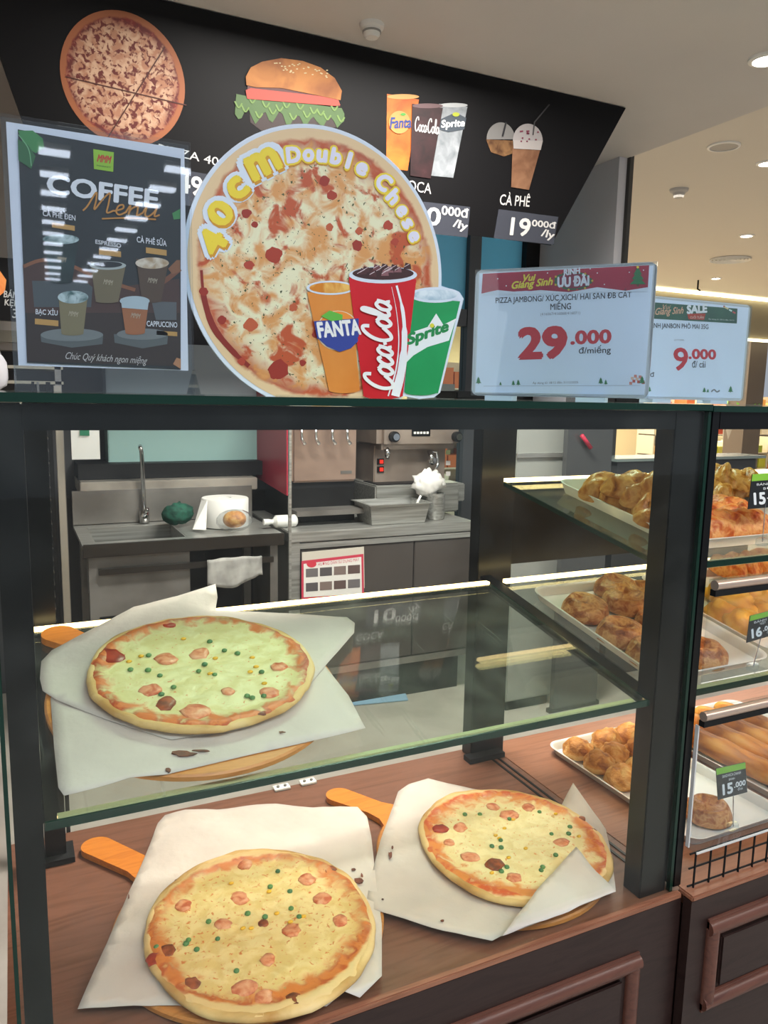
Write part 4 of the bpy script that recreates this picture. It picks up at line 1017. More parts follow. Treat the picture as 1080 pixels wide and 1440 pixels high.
SP.text('FANTA', (447, 476), (507, 471), (443, 453), WHT, 11, bold=0.05, mb=m_)
SP.poly([(450, 445), (462, 437), (480, 443), (480, 450), (464, 452)], ink('#5fb83e'), 12, m_)
m_.build('orange_cup_picture', None, st)
GRN = ramp_mat('print_green_cup', [(0.35, '#158a4c'), (0.7, '#22a862')], 'noise', 5, 0.4, 0)
m_ = MB(); SP.poly([(578, 418), (646, 424), (615, 553), (568, 551)], GRN, 6, m_); SP.ellipse(591, 551, 23, 5, GRN, 5.6, m_)
SP.ellipse(611, 415, 36, 11, WBORD, 7, m_); SP.ellipse(611, 415, 31, 7.5, ramp_mat('print_clear_ice', [(0.4, '#a9c4d6'), (0.6, '#e2eef6')], 'noise', 40, 0.4, 0), 8, m_)
SP.poly([(570, 470), (600, 460), (612, 441), (622, 457), (640, 448), (630, 479), (600, 488), (580, 500), (568, 512)], ink('#eef2f4'), 8, m_)
SP.text('Sprite', (572, 491), (631, 470), (569, 470), ink('#118a48'), 9, bold=0.05, mb=m_, shear=0.15); SP.ellipse(606, 458, 3, 3, ink('#e2d83a'), 10, m_)
m_.build('green_cup_picture', None, st)
RED = ramp_mat('print_red_cup', [(0.35, '#c8101e'), (0.7, '#dd2030')], 'noise', 5, 0.4, 0)
m_ = MB(); SP.poly([(489, 390), (584, 393), (565, 557), (510, 556)], RED, 9, m_); SP.ellipse(537, 556, 28, 5, RED, 8.6, m_)
SP.ellipse(537, 387, 48, 12, WBORD, 10, m_); SP.ellipse(537, 385, 43, 9, ink('#3a1518'), 11, m_)
for i in range(16):
    x = 537+rn.uniform(-36, 36); y = 381+rn.uniform(-7, 5)
    SP.poly([(x-5, y+4), (x-2, y-5), (x+5, y-3), (x+6, y+4)], ink(rn.choice(['#4a2024', '#6e3a40', '#3a1518', '#8a5a60'])), 12+0.05*i, m_)
    SP.stroke([(x-4, y+1), (x+3, y-3)], 0.9, ink('#d8c4c8'), 13+0.05*i, m_, smooth=False)
SP.stroke([(556, 402), (565, 440), (567, 480), (563, 520), (554, 557)], [3, 5, 8, 11, 12], ink('#f0f0f4'), 11, m_)
SP.stroke([(549, 404), (556, 440), (559, 480), (555, 520), (544, 557)], [0.6, 1, 1.5, 2, 2], ink('#f0f0f4'), 11, m_)
cursive(SP, 'Coca-Cola', (551, 550), (546, 424), (512, 552), 5.0, ink('#f4f2f2'), 15, m_, slant=0.35)
m_.build('cola_cup_picture', None, st)
MB().box(0.36, 0.50, YP-0.02, YP+0.06, ZT, ZT+0.003).build('foot', ACRYL, st)
MB().box(0.42, 0.44, YP+0.0042, YP+0.006, ZT+0.003, ZT+0.12).build('strut', ACRYL, st)

# ---- two price cards
def card(label, A, B, h, name='price_card'):
    """A, B: lower left/right corners in plan (x, y)"""
    A = Vector((A[0], A[1], 0)); B = Vector((B[0], B[1], 0)); U = (B-A).normalized(); N = Vector((U.y, -U.x, 0)); 
    z0 = ZT+0.008
    mid = (A+B)/2
    t = thing(name, label, 'price card', (mid.x, mid.y, ZT))
    P = lambda u, v, d: A + U*u + N*d + Vector((0, 0, z0+v))
    W = (B-A).length
    def slab(u0, u1, v0, v1, d0, d1, nm, mt, r=0.0):
        if r:
            pts = []
            for (cx_, cy_, a0) in ((u1-r, v1-r, 0), (u0+r, v1-r, 90), (u0+r, v0+r, 180), (u1-r, v0+r, 270)):
                for k in range(5):
                    a = math.radians(a0+k*22.5); pts.append(P(cx_+r*math.cos(a), cy_+r*math.sin(a), d0))
        else: pts = [P(u0, v0, d0), P(u1, v0, d0), P(u1, v1, d0), P(u0, v1, d0)]
        return MB().prism(pts, N*(d1-d0)).build(nm, mt, t)
    slab(0, W, 0, h, -0.004, -0.001, 'holder', mat('holder_grey', '#c9ced2', 0.3), 0.012)
    for a in ((0, W, 0, 0.004), (0, W, h-0.004, h), (0, 0.004, 0.004, h-0.004), (W-0.004, W, 0.004, h-0.004)):
        slab(*a, -0.001, 0.003, 'holder_rim', ACRYL)
    slab(0.007, W-0.007, 0.006, h-0.006, -0.001, 0.0, 'card', WHTB)
    slab(0.004, W-0.004, 0.004, h-0.004, 0.0065, 0.008, 'cover', ACRYL)
    slab(W*0.10, W*0.26, -0.008, 0.0, -0.02, 0.02, 'foot', mat('foot_pale', '#b8cfe0', 0.4))
    slab(W*0.62, W*0.78, -0.008, 0.0, -0.02, 0.02, 'foot', mat('foot_pale', '#b8cfe0', 0.4))
    return t, Sheet(t, P(0, 0, 0.0), U, N, 0.0003), P, W
a = Wy(663, 552, 1.25); b = Wy(912, 553, 1.012)
t29, S29, P29, W29 = card('large white price card reading 29.000 with red Christmas header on the pizza case', (a.x, a.y), (b.x, b.y), 0.228)
REDP = mat('header_red', '#b5324a', 0.4, h2='#a3283f', scale=8); TXT = ink('#3a3c48'); RD = ink('#d0303c')
S29.poly([(679, 385), (913, 373), (911, 407), (880, 409), (840, 404), (800, 411), (740, 409), (677, 413)], REDP, 1, None, 'header_print')
S29.text('Vui', (735, 396), (753, 395), (736, 386), ink('#ecd84a'), 2, bold=0.04, shear=0.2); S29.text('Giáng Sinh', (719, 410), (777, 404), (720, 396), ink('#ecd84a'), 2, bold=0.035, shear=0.2)
m_ = MB(); S29.ellipse(806, 395, 27, 13, ink('#3f6a4a'), 2, m_); S29.ellipse(806, 395, 23, 10.5, ink('#8a2a44'), 3, m_)
S29.text('ƯU ĐÃI', (784, 405), (829, 402), (784, 387), ink('#e6e6f0'), 4, bold=0.06, mb=m_); S29.text('RINH', (793, 388), (816, 385), (793, 379), ink('#e6e6f0'), 5, bold=0.05, mb=m_)
for i in range(14):
    a_ = i*0.45; S29.ellipse(806+27*math.cos(a_), 395+13*math.sin(a_), 1.6, 1.6, ink(['#d8b43a', '#c03a3a'][i % 2]), 5, m_, 6)
m_.build('badge_print', None, t29)
def tree(sh, x, y, h, l, par, nm='tree_picture', stars=True):
    m = MB()
    sh.poly([(x-h*0.06, y), (x+h*0.06, y), (x+h*0.06, y-h*0.15), (x-h*0.06, y-h*0.15)], ink('#6a4a30'), l, m)
    for k in range(3):
        w = h*(0.42-0.1*k); yy = y-h*(0.12+0.25*k)
        sh.poly([(x-w, yy), (x+w, yy), (x, yy-h*0.42)], ink('#2f7a48'), l+1+k, m)
    if stars: sh.ellipse(x, y-h, h*0.07, h*0.07, ink('#e8c83a'), l+5, m, 8)
    return m.build(nm, None, par)
tree(S29, 897, 403, 27, 2, t29)
m_ = MB()
for (x, y) in ((700, 392), (770, 384), (840, 384), (850, 400), (712, 402), (830, 378), (885, 383), (905, 380)): S29.ellipse(x, y, 1, 1, ink('#e8dce2'), 2, m_, 6)
S29.poly([(677, 413), (700, 408), (730, 411), (760, 408), (800, 411), (840, 404), (880, 409), (911, 404), (911, 410), (677, 416)], ink('#dbe4f2'), 3, m_); m_.build('snow_print', None, t29)
S29.text('PIZZA JAMBONG/ XÚC XÍCH/ HẢI SẢN ĐB CẮT', (697, 429), (888, 421), (697, 414), TXT, 1, bold=0.012)
S29.text('MIẾNG', (774, 436), (803, 435), (774, 422), TXT, 1, bold=0.012)
S29.text('(416067/416068/416071)', (760, 445), (816, 443), (760, 440), ink('#8a8c98'), 1)
S29.text('29', (728, 507), (798, 505), (728, 460), RD, 1, bold=0.05); S29.text('.000', (802, 485), (860, 483), (802, 465), RD, 1, bold=0.04)
S29.text('đ/miếng', (814, 500), (859, 499), (814, 486), TXT, 1, bold=0.01)
S29.text('Áp dụng từ 18/12 đến 31/12/2025', (749, 541), (813, 540), (749, 536), ink('#7a7c88'), 1)
for (x, y, h) in ((673, 540, 10), (722, 542, 7), (729, 542, 8), (704, 542, 5), (845, 540, 9), (852, 541, 7), (903, 540, 11)): tree(S29, x, y, h, 1, t29, 'tree_picture', False)
m_ = MB()
for i in range(9): S29.poly([(885+i*2.2, 541-(i*7 % 11)), (889+i*2.2, 541-(i*7 % 11)), (889+i*2.2, 537-(i*7 % 11)), (885+i*2.2, 537-(i*7 % 11))], ink(['#d88a7a', '#e8c0a8', '#c85a4a'][i % 3]), 1, m_)
S29.stroke([(680, 543), (900, 542)], 0.7, ink('#b8c0cc'), 1, m_, smooth=False); m_.build('gift_print', None, t29)
t9, S9, P9, W9 = card('white price card reading 9.000 with green header on the pastry case', (1.235, 1.300), (1.575, 1.300), 0.222)
S9.poly([(917, 425), (1037, 434), (1036, 455), (915, 448)], mat('header_green', '#3f6a55', 0.4, h2='#33584a', scale=9), 1, None, 'header_print')
S9.text('Vui', (932, 434), (943, 435), (932, 428), ink('#e0b090'), 2, shear=0.4); S9.text('Giáng Sinh', (921, 446), (961, 444), (921, 433), ink('#e0b090'), 2, bold=0.02, shear=0.4)
m_ = MB(); S9.poly([(966, 441), (992, 441), (990, 450), (968, 449)], ink('#b8402e'), 2, m_); S9.text('SALE', (965, 442), (994, 440), (965, 429), ink('#eef0f2'), 4, bold=0.06, mb=m_); S9.text('CUỐI TUẦN', (970, 448), (989, 448), (970, 443), ink('#e8d0c0'), 4, mb=m_); m_.build('badge_print', None, t9)
S9.text('Áp dụng từ 18/12 đến 24/12', (996, 450), (1032, 452), (996, 447), ink('#cdd8d0'), 2)
m_ = MB()
for i in range(8): S9.ellipse(1018+(i*5 % 17), 431+(i*3 % 10), 1.4, 1.4, ink(['#c85a5a', '#e8d8a0', '#d8e8e0'][i % 3]), 2, m_, 6)
m_.build('ornament_print', None, t9)
S9.text('BÁNH JANBON PHÔ MAI 35G', (911, 463), (996, 465), (911, 452), TXT, 1, bold=0.012); S9.text('(377288)', (948, 480), (962, 480), (948, 477), ink('#8a8c98'), 1)
S9.text('9', (946, 521), (967, 522), (947, 488), RD, 1, bold=0.02); S9.text('.000', (968, 505), (1007, 506), (968, 490), RD, 1, bold=0.04); S9.text('đ/ cái', (973, 517), (992, 517), (973, 507), TXT, 1, bold=0.01); S9.text('10.000đ', (888, 530), (920, 530), (888, 523), TXT, 1, bold=0.01)
for (x, y, h) in ((913, 551, 7), (990, 552, 7), (995, 552, 5), (1027, 552, 9)): tree(S9, x, y, h, 1, t9, 'tree_picture', False)
S9.stroke([(1000, 551), (1004, 548), (1008, 551), (1012, 549)], 2, ink('#8a8a90'), 1, None, 'gift_print')
# ------------------------------------------------------------------ trays, pastries and tags in the second case
class SurfZ(Surf):
    def __init__(s, z0): s.kind = 'shelf'; s.O = Vector((0, SY0, z0)); s.N = SN; s.R = Matrix.Rotation(SLOPE, 3, 'X')
UPPER = SurfZ(UZ0)
TRAYM = mat('tray_white', '#e4e2da', 0.3, var=0.05, scale=5)
def tray(label, S, x0, x1, y0, y1, h=0.022, r=0.035):
    O = S.xy((x0+x1)/2, (y0+y1)/2, 0.001); mw = Matrix.Translation(O) @ S.R.to_4x4()
    a, b = (x1-x0)/2, (y1-y0)/2
    def loop(off, z, rr):
        pts = []
        for (cx_, cy_, a0) in ((a-r, b-r, 0), (-a+r, b-r, 90), (-a+r, -b+r, 180), (a-r, -b+r, 270)):
            for k in range(7):
                t = math.radians(a0+k*15); pts.append(mw @ Vector((cx_+(rr+off)*math.cos(t), cy_+(rr+off)*math.sin(t), z)))
        return pts
    L = [loop(-0.012, 0.0, r), loop(0.0, h*0.9, r), loop(0.003, h, r), loop(-0.002, h, r), loop(-0.006, h*0.85, r), loop(-0.014, 0.003, r)]
    n = len(L[0]); mb = MB(); V = [p for l in L for p in l]
    F = [(i*n+k, i*n+(k+1) % n, (i+1)*n+(k+1) % n, (i+1)*n+k) for i in range(len(L)-1) for k in range(n)]
    F += [tuple(range(n-1, -1, -1)), tuple((len(L)-1)*n+k for k in range(n))]
    return mb.add(V, F).build('tray', TRAYM, None, smooth='auto', label=label, cat='tray', origin=O)
tray('white tray of round buns on the middle shelf', SHELF, 1.105, 1.425, 1.045, 1.475)
tray('white tray of yellow pastries on the middle shelf farther right', SHELF, 1.445, 1.80, 1.06, 1.475)
tray('pale tray heaped with twisted bread on the top shelf', UPPER, 1.165, 1.475, 1.06, 1.475, 0.026)
tray('pale tray of crumbly bread on the top shelf farther right', UPPER, 1.49, 1.82, 1.06, 1.475, 0.026)
tray('long white tray on the wooden deck with golden puffs', DECK, 1.285, 1.585, 1.085, 1.60)
tray('long white tray of baguettes on the wooden deck', DECK, 1.625, 2.04, 1.11, 1.62)

GOLD = ramp_mat('pastry_gold', [(0.32, '#7e4012'), (0.45, '#bc7430'), (0.58, '#dca25c'), (0.75, '#c07a34')], 'noise', 34, 0.3, 0.6, 90)
TAN = ramp_mat('pastry_tan', [(0.32, '#94521a'), (0.5, '#cc8636'), (0.66, '#e2b26c')], 'noise', 34, 0.5, 0.9, 140)
BRWN = ramp_mat('bun_brown', [(0.30, '#6a3012'), (0.44, '#a8602c'), (0.56, '#d29a5e'), (0.7, '#b06a34')], 'noise', 38, 0.35, 0.8, 110)
YELP = ramp_mat('pastry_yellow', [(0.3, '#c8821f'), (0.5, '#e6a838'), (0.7, '#f0c46a')], 'noise', 18, 0.4, 0.5, 60)
REDB = ramp_mat('pastry_tomato', [(0.32, '#a43210'), (0.45, '#cc6222'), (0.58, '#e8a25c'), (0.75, '#d06c2c')], 'noise', 36, 0.4, 0.9, 110)
BAG = ramp_mat('baguette_crust', [(0.3, '#8a440e'), (0.5, '#c87a22'), (0.7, '#dc9e48')], 'noise', 16, 0.5, 0.4, 50, stretch=(2, 0.5, 2))

def lump_mesh(name, fn, mt, nu=32, nv=14):
    """closed surface from fn(theta, phi)->(x,y,z); shared by copies"""
    vs = [fn(0, 0)]; fs = []
    for i in range(1, nv):
        for k in range(nu): vs.append(fn(2*math.pi*k/nu, math.pi*i/nv))
    vs.append(fn(0, math.pi)); e = len(vs)-1
    for k in range(nu):
        fs.append((0, 1+k, 1+(k+1) % nu)); fs.append((e, e-nu+(k+1) % nu, e-nu+k))
    for i in range(nv-2):
        for k in range(nu): fs.append((1+i*nu+k, 1+(i+1)*nu+k, 1+(i+1)*nu+(k+1) % nu, 1+i*nu+(k+1) % nu))
    me = bpy.data.meshes.new(name); me.from_pydata(vs, [], fs); me.materials.append(mt)
    for p in me.polygons: p.use_smooth = True
    bm = bmesh.new(); bm.from_mesh(me); bmesh.ops.recalc_face_normals(bm, faces=bm.faces); bm.to_mesh(me); bm.free()
    return me
def f_swirl(seed):
    def f(a, t):
        r = math.sin(t)**0.5*0.056; z = math.copysign(abs(math.cos(t))**0.8, math.cos(t))
        zz = 0.048*(z if z > 0 else z*0.12)
        top = max(0, z)
        zz -= 0.020*math.exp(-((r/0.018)**2))*(1 if z > 0 else 0)
        if z > 0: zz += 0.0055*math.sin(a+r*230)*min(1, r/0.02)*top
        r *= 1+0.06*noise.noise(Vector((math.cos(a)*1.5, math.sin(a)*1.5, seed)))
        return (r*math.cos(a), r*math.sin(a), zz+0.006)
    return f
def f_puff(seed, sx=0.05, sy=0.042, h=0.05):
    def f(a, t):
        d = Vector((math.sin(t)*math.cos(a), math.sin(t)*math.sin(a), math.cos(t)))
        k = 1+0.16*noise.noise(d*1.6+Vector((seed, 0, 0)))+0.10*noise.noise(d*4+Vector((0, seed, 0)))+0.05*math.sin(d.z*18+3*d.x)
        z = d.z*h*k if d.z > 0 else d.z*0.012
        return (d.x*sx*k, d.y*sy*k, z+0.010)
    return f
def f_twist(seed, sx=0.068, sy=0.042, h=0.05):
    def f(a, t):
        d = Vector((math.sin(t)*math.cos(a), math.sin(t)*math.sin(a), math.cos(t)))
        k = 1+0.13*math.sin(d.x*7+d.y*5+seed)*max(0, d.z+0.2)+0.09*noise.noise(d*2.2+Vector((seed, 3, 0)))
        z = d.z*h*k if d.z > 0 else d.z*0.012
        return (d.x*sx*k, d.y*sy*k, z+0.010)
    return f
def f_bag(seed, L=0.22, r=0.036):
    def f(a, t):
        u = math.cos(t); s = math.sin(t)**0.35
        k = 1+0.05*noise.noise(Vector((u*5, a, seed)))+0.12*max(0, math.sin(u*11+math.sin(a)*2))*max(0, math.sin(a))
        x = r*s*math.cos(a)*k; z = r*s*math.sin(a)*k*0.85
        return (x, u*L, max(z, -0.018)+0.02)
    return f
MESH = {}
for i in range(3):
    MESH['swirl', i] = lump_mesh('round_bun', f_swirl(i*3.3), BRWN, 36, 18)
    MESH['puff', i] = lump_mesh('puff_pastry', f_puff(i*4.1), TAN)
    MESH['twist', i] = lump_mesh('twisted_bread', f_twist(i*2.7), GOLD)
    MESH['tomato', i] = lump_mesh('tomato_bread', f_twist(i*5.7+1, 0.06, 0.045, 0.045), REDB)
    MESH['yellow', i] = lump_mesh('yellow_pastry', f_puff(i*7.1+2, 0.055, 0.045, 0.045), YELP)
    MESH['bag', i] = lump_mesh('baguette', f_bag(i*7.1+2), BAG, 24, 28)
FLAT = {'swirl': (0.97, 0.80), 'puff': (0.95, 0.82), 'twist': (1.0, 1.0), 'tomato': (1.0, 1.0), 'yellow': (1.0, 1.0)}
def pastry(kind, name, label, group, S, px, py, rz, i=0, lift=0.0, sc=1.0, hh=0.022, cat='pastry'):
    p = S.px(px, py, hh+lift) - S.N*hh
    bnd = {'swirl': (1.105, 1.425, 1.045, 1.475, 0.058), 'puff': (1.285, 1.585, 1.085, 1.60, 0.052), 'twist': (1.165, 1.475, 1.06, 1.475, 0.055), 'tomato': (1.165, 1.475, 1.06, 1.475, 0.055), 'yellow': (1.445, 1.80, 1.06, 1.475, 0.055)}[kind]
    if S is DECK: bnd = (1.285, 1.585, 1.085, 1.60, 0.055)
    if name in ('crumbly_bread', 'glazed_bread'): bnd = (1.0, 2.2, 1.06, 1.475, 0.05)
    x_ = min(max(p.x, bnd[0]+bnd[4]), bnd[1]-bnd[4]); y_ = min(max(p.y, bnd[2]+bnd[4]), bnd[3]-bnd[4])
    d_ = (p - S.xy(p.x, p.y)).dot(S.N); p = S.xy(x_, y_, d_)
    p = p + S.N*0.007
    o = bpy.data.objects.new(name, MESH[kind, i % 3]); COL.objects.link(o)
    mw = Matrix.Translation(p) @ S.R.to_4x4() @ Matrix.Rotation(rz, 4, 'Z') @ Matrix.Diagonal((sc*FLAT[kind][0], sc*FLAT[kind][0], sc*FLAT[kind][1], 1.0))
    o.matrix_world = mw; tag(o, label, cat, group); return o
rn = random.Random(12)
G = 'round buns in the middle shelf tray'
buns = [(817, 858, 'swirled round bun at the left back of the middle shelf tray'), (872, 892, 'swirled round bun at the middle of the tray rim left of the post'),
        (916, 922, 'swirled round bun half hidden by the left side of the post'), (880, 848, 'swirled round bun in the second row behind the tray rim'),
        (926, 878, 'swirled round bun just left of the post in the second row'), (862, 826, 'swirled round bun in the back row under the light strip'),
        (922, 836, 'swirled round bun in the back row next to the post'), (990, 922, 'glossy round bun alone at the right front of the middle shelf tray')]
for i, (x, y, lab) in enumerate(buns): pastry('swirl', 'round_bun', lab, G, SHELF, x, y, rn.uniform(0, 6), i, cat='bun')
G = 'golden puffs on the deck tray'
puffs = [(805, 1057, 'golden puff at the left back corner of the deck tray'), (842, 1036, 'small golden puff at the back rim of the deck tray'), (889, 1030, 'browned golden puff at the back right of the deck tray'),
         (829, 1077, 'golden puff along the left rim of the deck tray, second from the back'), (864, 1063, 'golden puff in the centre of the deck tray cluster'), (903, 1055, 'pale golden puff beside the post, back row of the deck tray'),
         (860, 1098, 'round golden puff along the left rim, nearest on the deck tray'), (901, 1090, 'big pale puff beside the post, nearest on the deck tray')]
for i, (x, y, lab) in enumerate(puffs): pastry('puff', 'puff_pastry', lab, G, DECK, x, y, rn.uniform(0, 6), i, sc=1.0 if i != 7 else 1.12, cat='pastry')
pastry('swirl', 'round_bun', 'single brown roll at the front of the deck tray beside the price tag', None, DECK, 995, 1142, 1.0, 1, sc=1.0, cat='bun')
G = 'twisted bread heaped in the top shelf tray'
for i, (x, y, l, w) in enumerate([(838, 695, 0, 'at the left back corner'), (885, 693, 0.03, 'lying high in the back row'), (927, 689, 0.045, 'topmost at the back beside the post'), (872, 712, 0, 'second along the left rim'), (905, 722, 0, 'third along the left rim'), (938, 706, 0.03, 'on top of the heap beside the post'), (938, 736, 0, 'nearest, at the front beside the post'), (960, 715, 0.02, 'mostly hidden behind the post'), (905, 703, 0.02, 'in the middle of the heap')]):
    pastry('twist', 'twisted_bread', 'golden twisted bread in the top shelf tray, ' + w, G, UPPER, x, y, rn.uniform(0, 3), i, l, 1.0, cat='bread')
G = 'tomato bread at the top shelf front'
for i, (x, y, l, w) in enumerate([(1016, 722, 0, 'in the back row against the post'), (1048, 733, 0, 'in the middle of the pile'), (1012, 750, 0, 'at the front against the post'), (1040, 752, 0, 'at the front centre'), (1070, 750, 0, 'at the front by the tag stem'), (1064, 724, 0, 'right behind the upper price tag stem')]):
    pastry('tomato', 'tomato_bread', 'orange red glazed bread on the top shelf, ' + w, G, UPPER, x, y, rn.uniform(0, 3), i, l, 0.95, cat='bread')
G = 'crumbly bread at the back of the top shelf'
for i, (x, y, l, w) in enumerate([(1012, 672, 0.03, 'topmost beside the post'), (1030, 690, 0.0, 'lower middle of the pile'), (1008, 694, 0.0, 'lowest beside the post'), (1045, 680, 0.03, 'topmost beside the tag'), (1066, 690, 0.0, 'hidden by the tag')]):
    pastry('twist', 'crumbly_bread', 'crumbly golden bread at the back of the top shelf, ' + w, G, UPPER, x, y, rn.uniform(0, 3), i+1, l, 0.85, cat='bread')
G = 'yellow pastries on the middle shelf'
for i, (x, y, l, w) in enumerate([(1030, 848, 0.02, 'on top in the middle'), (1012, 864, 0, 'at the front against the post'), (1038, 878, 0, 'nearest, just left of the tag'), (1020, 838, 0.0, 'at the back against the post'), (1052, 838, 0.02, 'at the back above the tag'), (1070, 862, 0, 'hidden behind the 16 tag'), (1068, 842, 0.02, 'at the right edge above the tag')]):
    pastry('yellow', 'yellow_pastry', 'yellow pastry on the middle shelf, ' + w, G, SHELF, x, y, rn.uniform(0, 3), i, l, 0.95)
G = 'glazed bread at the back of the middle shelf'
for i, (x, y, w) in enumerate([(1022, 800, 'first right of the post'), (1045, 797, 'second right of the post'), (1068, 794, 'third right of the post'), (1085, 800, 'cut by the right edge')]):
    pastry('tomato', 'glazed_bread', 'orange glazed bread above the steel bar on the middle shelf, ' + w, G, SHELF, x, y, rn.uniform(0, 3), i, 0.02, 1.0, cat='bread')
G = 'baguettes in the deck tray'
for i, (x, lab) in enumerate(((1.685, 'leftmost'), (1.765, 'second from left'), (1.845, 'third from left'), (1.925, 'fourth from left'))):
    o = bpy.data.objects.new('baguette', MESH['bag', i % 3]); COL.objects.link(o)
    o.location = (x, 1.365, ZDECK+0.010); o.rotation_euler = (0, 0, rn.uniform(-0.03, 0.03)); tag(o, '%s long golden baguette in the deck tray behind the flap' % lab, 'baguette', G)

# black price tags on wire stems
GRH = ink('#8cc63a'); TB = mat('tag_black', '#1c1e20', 0.35)
def ptag(label, quad, ytag, foot, words, big):
    f = Wy(foot[0], foot[1], ytag)
    t = thing('price_tag', label, 'price tag', f)
    sh = Sheet(t, f, (1, 0, 0), (0, -1, 0), 0.0004)
    TL, TR, BR, BL = quad
    lerp = lambda a, b, k: (a[0]+(b[0]-a[0])*k, a[1]+(b[1]-a[1])*k)
    MB().prism([sh.at(*q_) for q_ in (BL, BR, TR, TL)], (0, 0.0015, 0)).build('plate', TB, t)
    sh.poly([TL, TR, lerp(TR, BR, 0.2), lerp(TL, BL, 0.2)], GRH, 1, None, 'green_header')
    for i, w in enumerate(words):
        a = lerp(TL, BL, 0.34+0.13*i); b = lerp(TR, BR, 0.34+0.13*i); k = 0.18 if i == 0 else 0.4
        A, B = lerp(a, b, k), lerp(a, b, 1-k); sh.text(w, A, B, (A[0], A[1]-4), WHT, 1)
    A, B = lerp(TL, BL, 0.9), lerp(TR, BR, 0.9)
    A1, B1 = lerp(A, B, 0.16), lerp(A, B, 0.52); hgt = (BL[1]-TL[1])*0.36
    sh.text(big, A1, B1, (A1[0]-1, A1[1]-hgt), WHT, 1, bold=0.04)
    A2 = lerp(A, B, 0.55); A2 = (A2[0], A2[1]-hgt*0.42); B2 = lerp(A, B, 0.94); B2 = (B2[0], B2[1]-hgt*0.42)
    sh.text('.000', A2, B2, (A2[0], A2[1]-hgt*0.5), WHT, 1, bold=0.03)
    A3, B3 = lerp(lerp(TL, BL, 0.86), lerp(TR, BR, 0.86), 0.68), lerp(lerp(TL, BL, 0.86), lerp(TR, BR, 0.86), 0.84)
    sh.text('đ/cái', A3, B3, (A3[0], A3[1]-4), WHT, 1)
    m_ = lerp(BL, BR, 0.52); top = sh.at(*m_)
    MB().tube([top + Vector((0, 0.001, 0.01)), f], 0.0012, 6).build('stem', CHROME, t)
    MB().box(f.x-0.012, f.x+0.012, f.y-0.006, f.y+0.008, f.z-0.008, f.z+0.008, 0.002).build('clip', ACRYL, t)
ptag('black price tag with green header reading 15.000 by the brown roll', [(1007, 1081), (1048, 1072), (1051, 1114), (1010, 1125)], 1.05, (1031, 1162), ('SANDWICH CHANH', 'BÁNH'), '15')
ptag('black price tag reading 16 above the lower flap bar at right edge', [(1055, 866), (1094, 856), (1091, 892), (1050, 904)], 1.03, (1059, 938), ('BÁNH MÌ', 'NGỌT'), '16')
ptag('black price tag reading 15 on the top shelf at right edge', [(1058, 667), (1102, 664), (1099, 712), (1052, 716)], 1.03, (1072, 762), ('BÁNH MÌ', 'BƠ'), '15')
# ------------------------------------------------------------------ the kitchen behind
def pxbox(x0, y0, x1, y1, y, depth):
    """box whose front face at distance y covers the pixel rectangle (by its centre lines)"""
    xm, ym = (x0+x1)/2, (y0+y1)/2
    xa, xb = Wy(x0, ym, y).x, Wy(x1, ym, y).x
    return xa, xb, y, y+depth, Wy(xm, y1, y).z, Wy(xm, y0, y).z
DOORM = mat('cabinet_door_brown', '#4c4643', 0.35, var=0.15, scale=3)
KY = 3.32
CT = Wy(540, 741, KY).z
kx0, kx1 = Wy(408, 760, KY).x, Wy(668, 760, KY).x
kc = thing('kitchen_counter', 'steel topped kitchen counter with two dark cabinet doors', 'counter', ((kx0+kx1)/2, KY+0.3, 0))
MB().box(kx0, kx1, KY, KY+0.7, CT-0.05, CT, 0.004).build('worktop', STEEL, kc, 'auto')
MB().box(kx0+0.02, kx1-0.01, KY+0.03, KY+0.68, 0.24, CT-0.05).build('body', STEELD, kc)
xm_ = Wy(583, 800, KY).x; dz0 = Wy(560, 925, KY).z; dz1 = CT-0.085
MB().box(kx0+0.055, xm_-0.003, KY+0.01, KY+0.03, dz0, dz1, 0.003).build('door', DOORM, kc, 'auto')
MB().box(xm_+0.003, kx1-0.02, KY+0.01, KY+0.03, dz0, dz1, 0.003).build('door', DOORM, kc, 'auto')
MB().box(kx0, kx0+0.05, KY+0.005, KY+0.03, 0.24, CT-0.05).build('stile', STEEL, kc)
MB().box(kx1-0.018, kx1, KY+0.005, KY+0.03, 0.24, CT-0.05).build('stile', STEEL, kc)
for x_, lb in ((kx0-0.012, 'left'), (kx1+0.004, 'right')):
    MB().box(x_, x_+0.012, KY-0.02, KY-0.004, 0, EYE+0.05).build('steel_upright', STEEL, None, label='thin steel upright at the %s end of the kitchen counter' % lb, cat='upright')
MB().box(kx0+0.05, kx1-0.018, KY+0.004, KY+0.03, dz1+0.004, dz1+0.03).build('top_rail', STEEL, kc)
MB().box(kx0+0.02, kx1-0.01, KY+0.01, KY+0.05, 0.20, dz0-0.006).build('bottom_rail', STEELD, kc)
for x in (kx0+0.05, kx1-0.06):
    for y in (KY+0.1, KY+0.6): MB().tube([(x, y, 0), (x, y, 0.24)], 0.02, 10).build('leg', BLACKM, kc)
MB().box(kx0+0.03, kx1-0.03, KY+0.08, KY+0.10, 0.0, 0.2).build('shade_board', BLACKM, kc)  # black board added as the shade in the gap under the counter
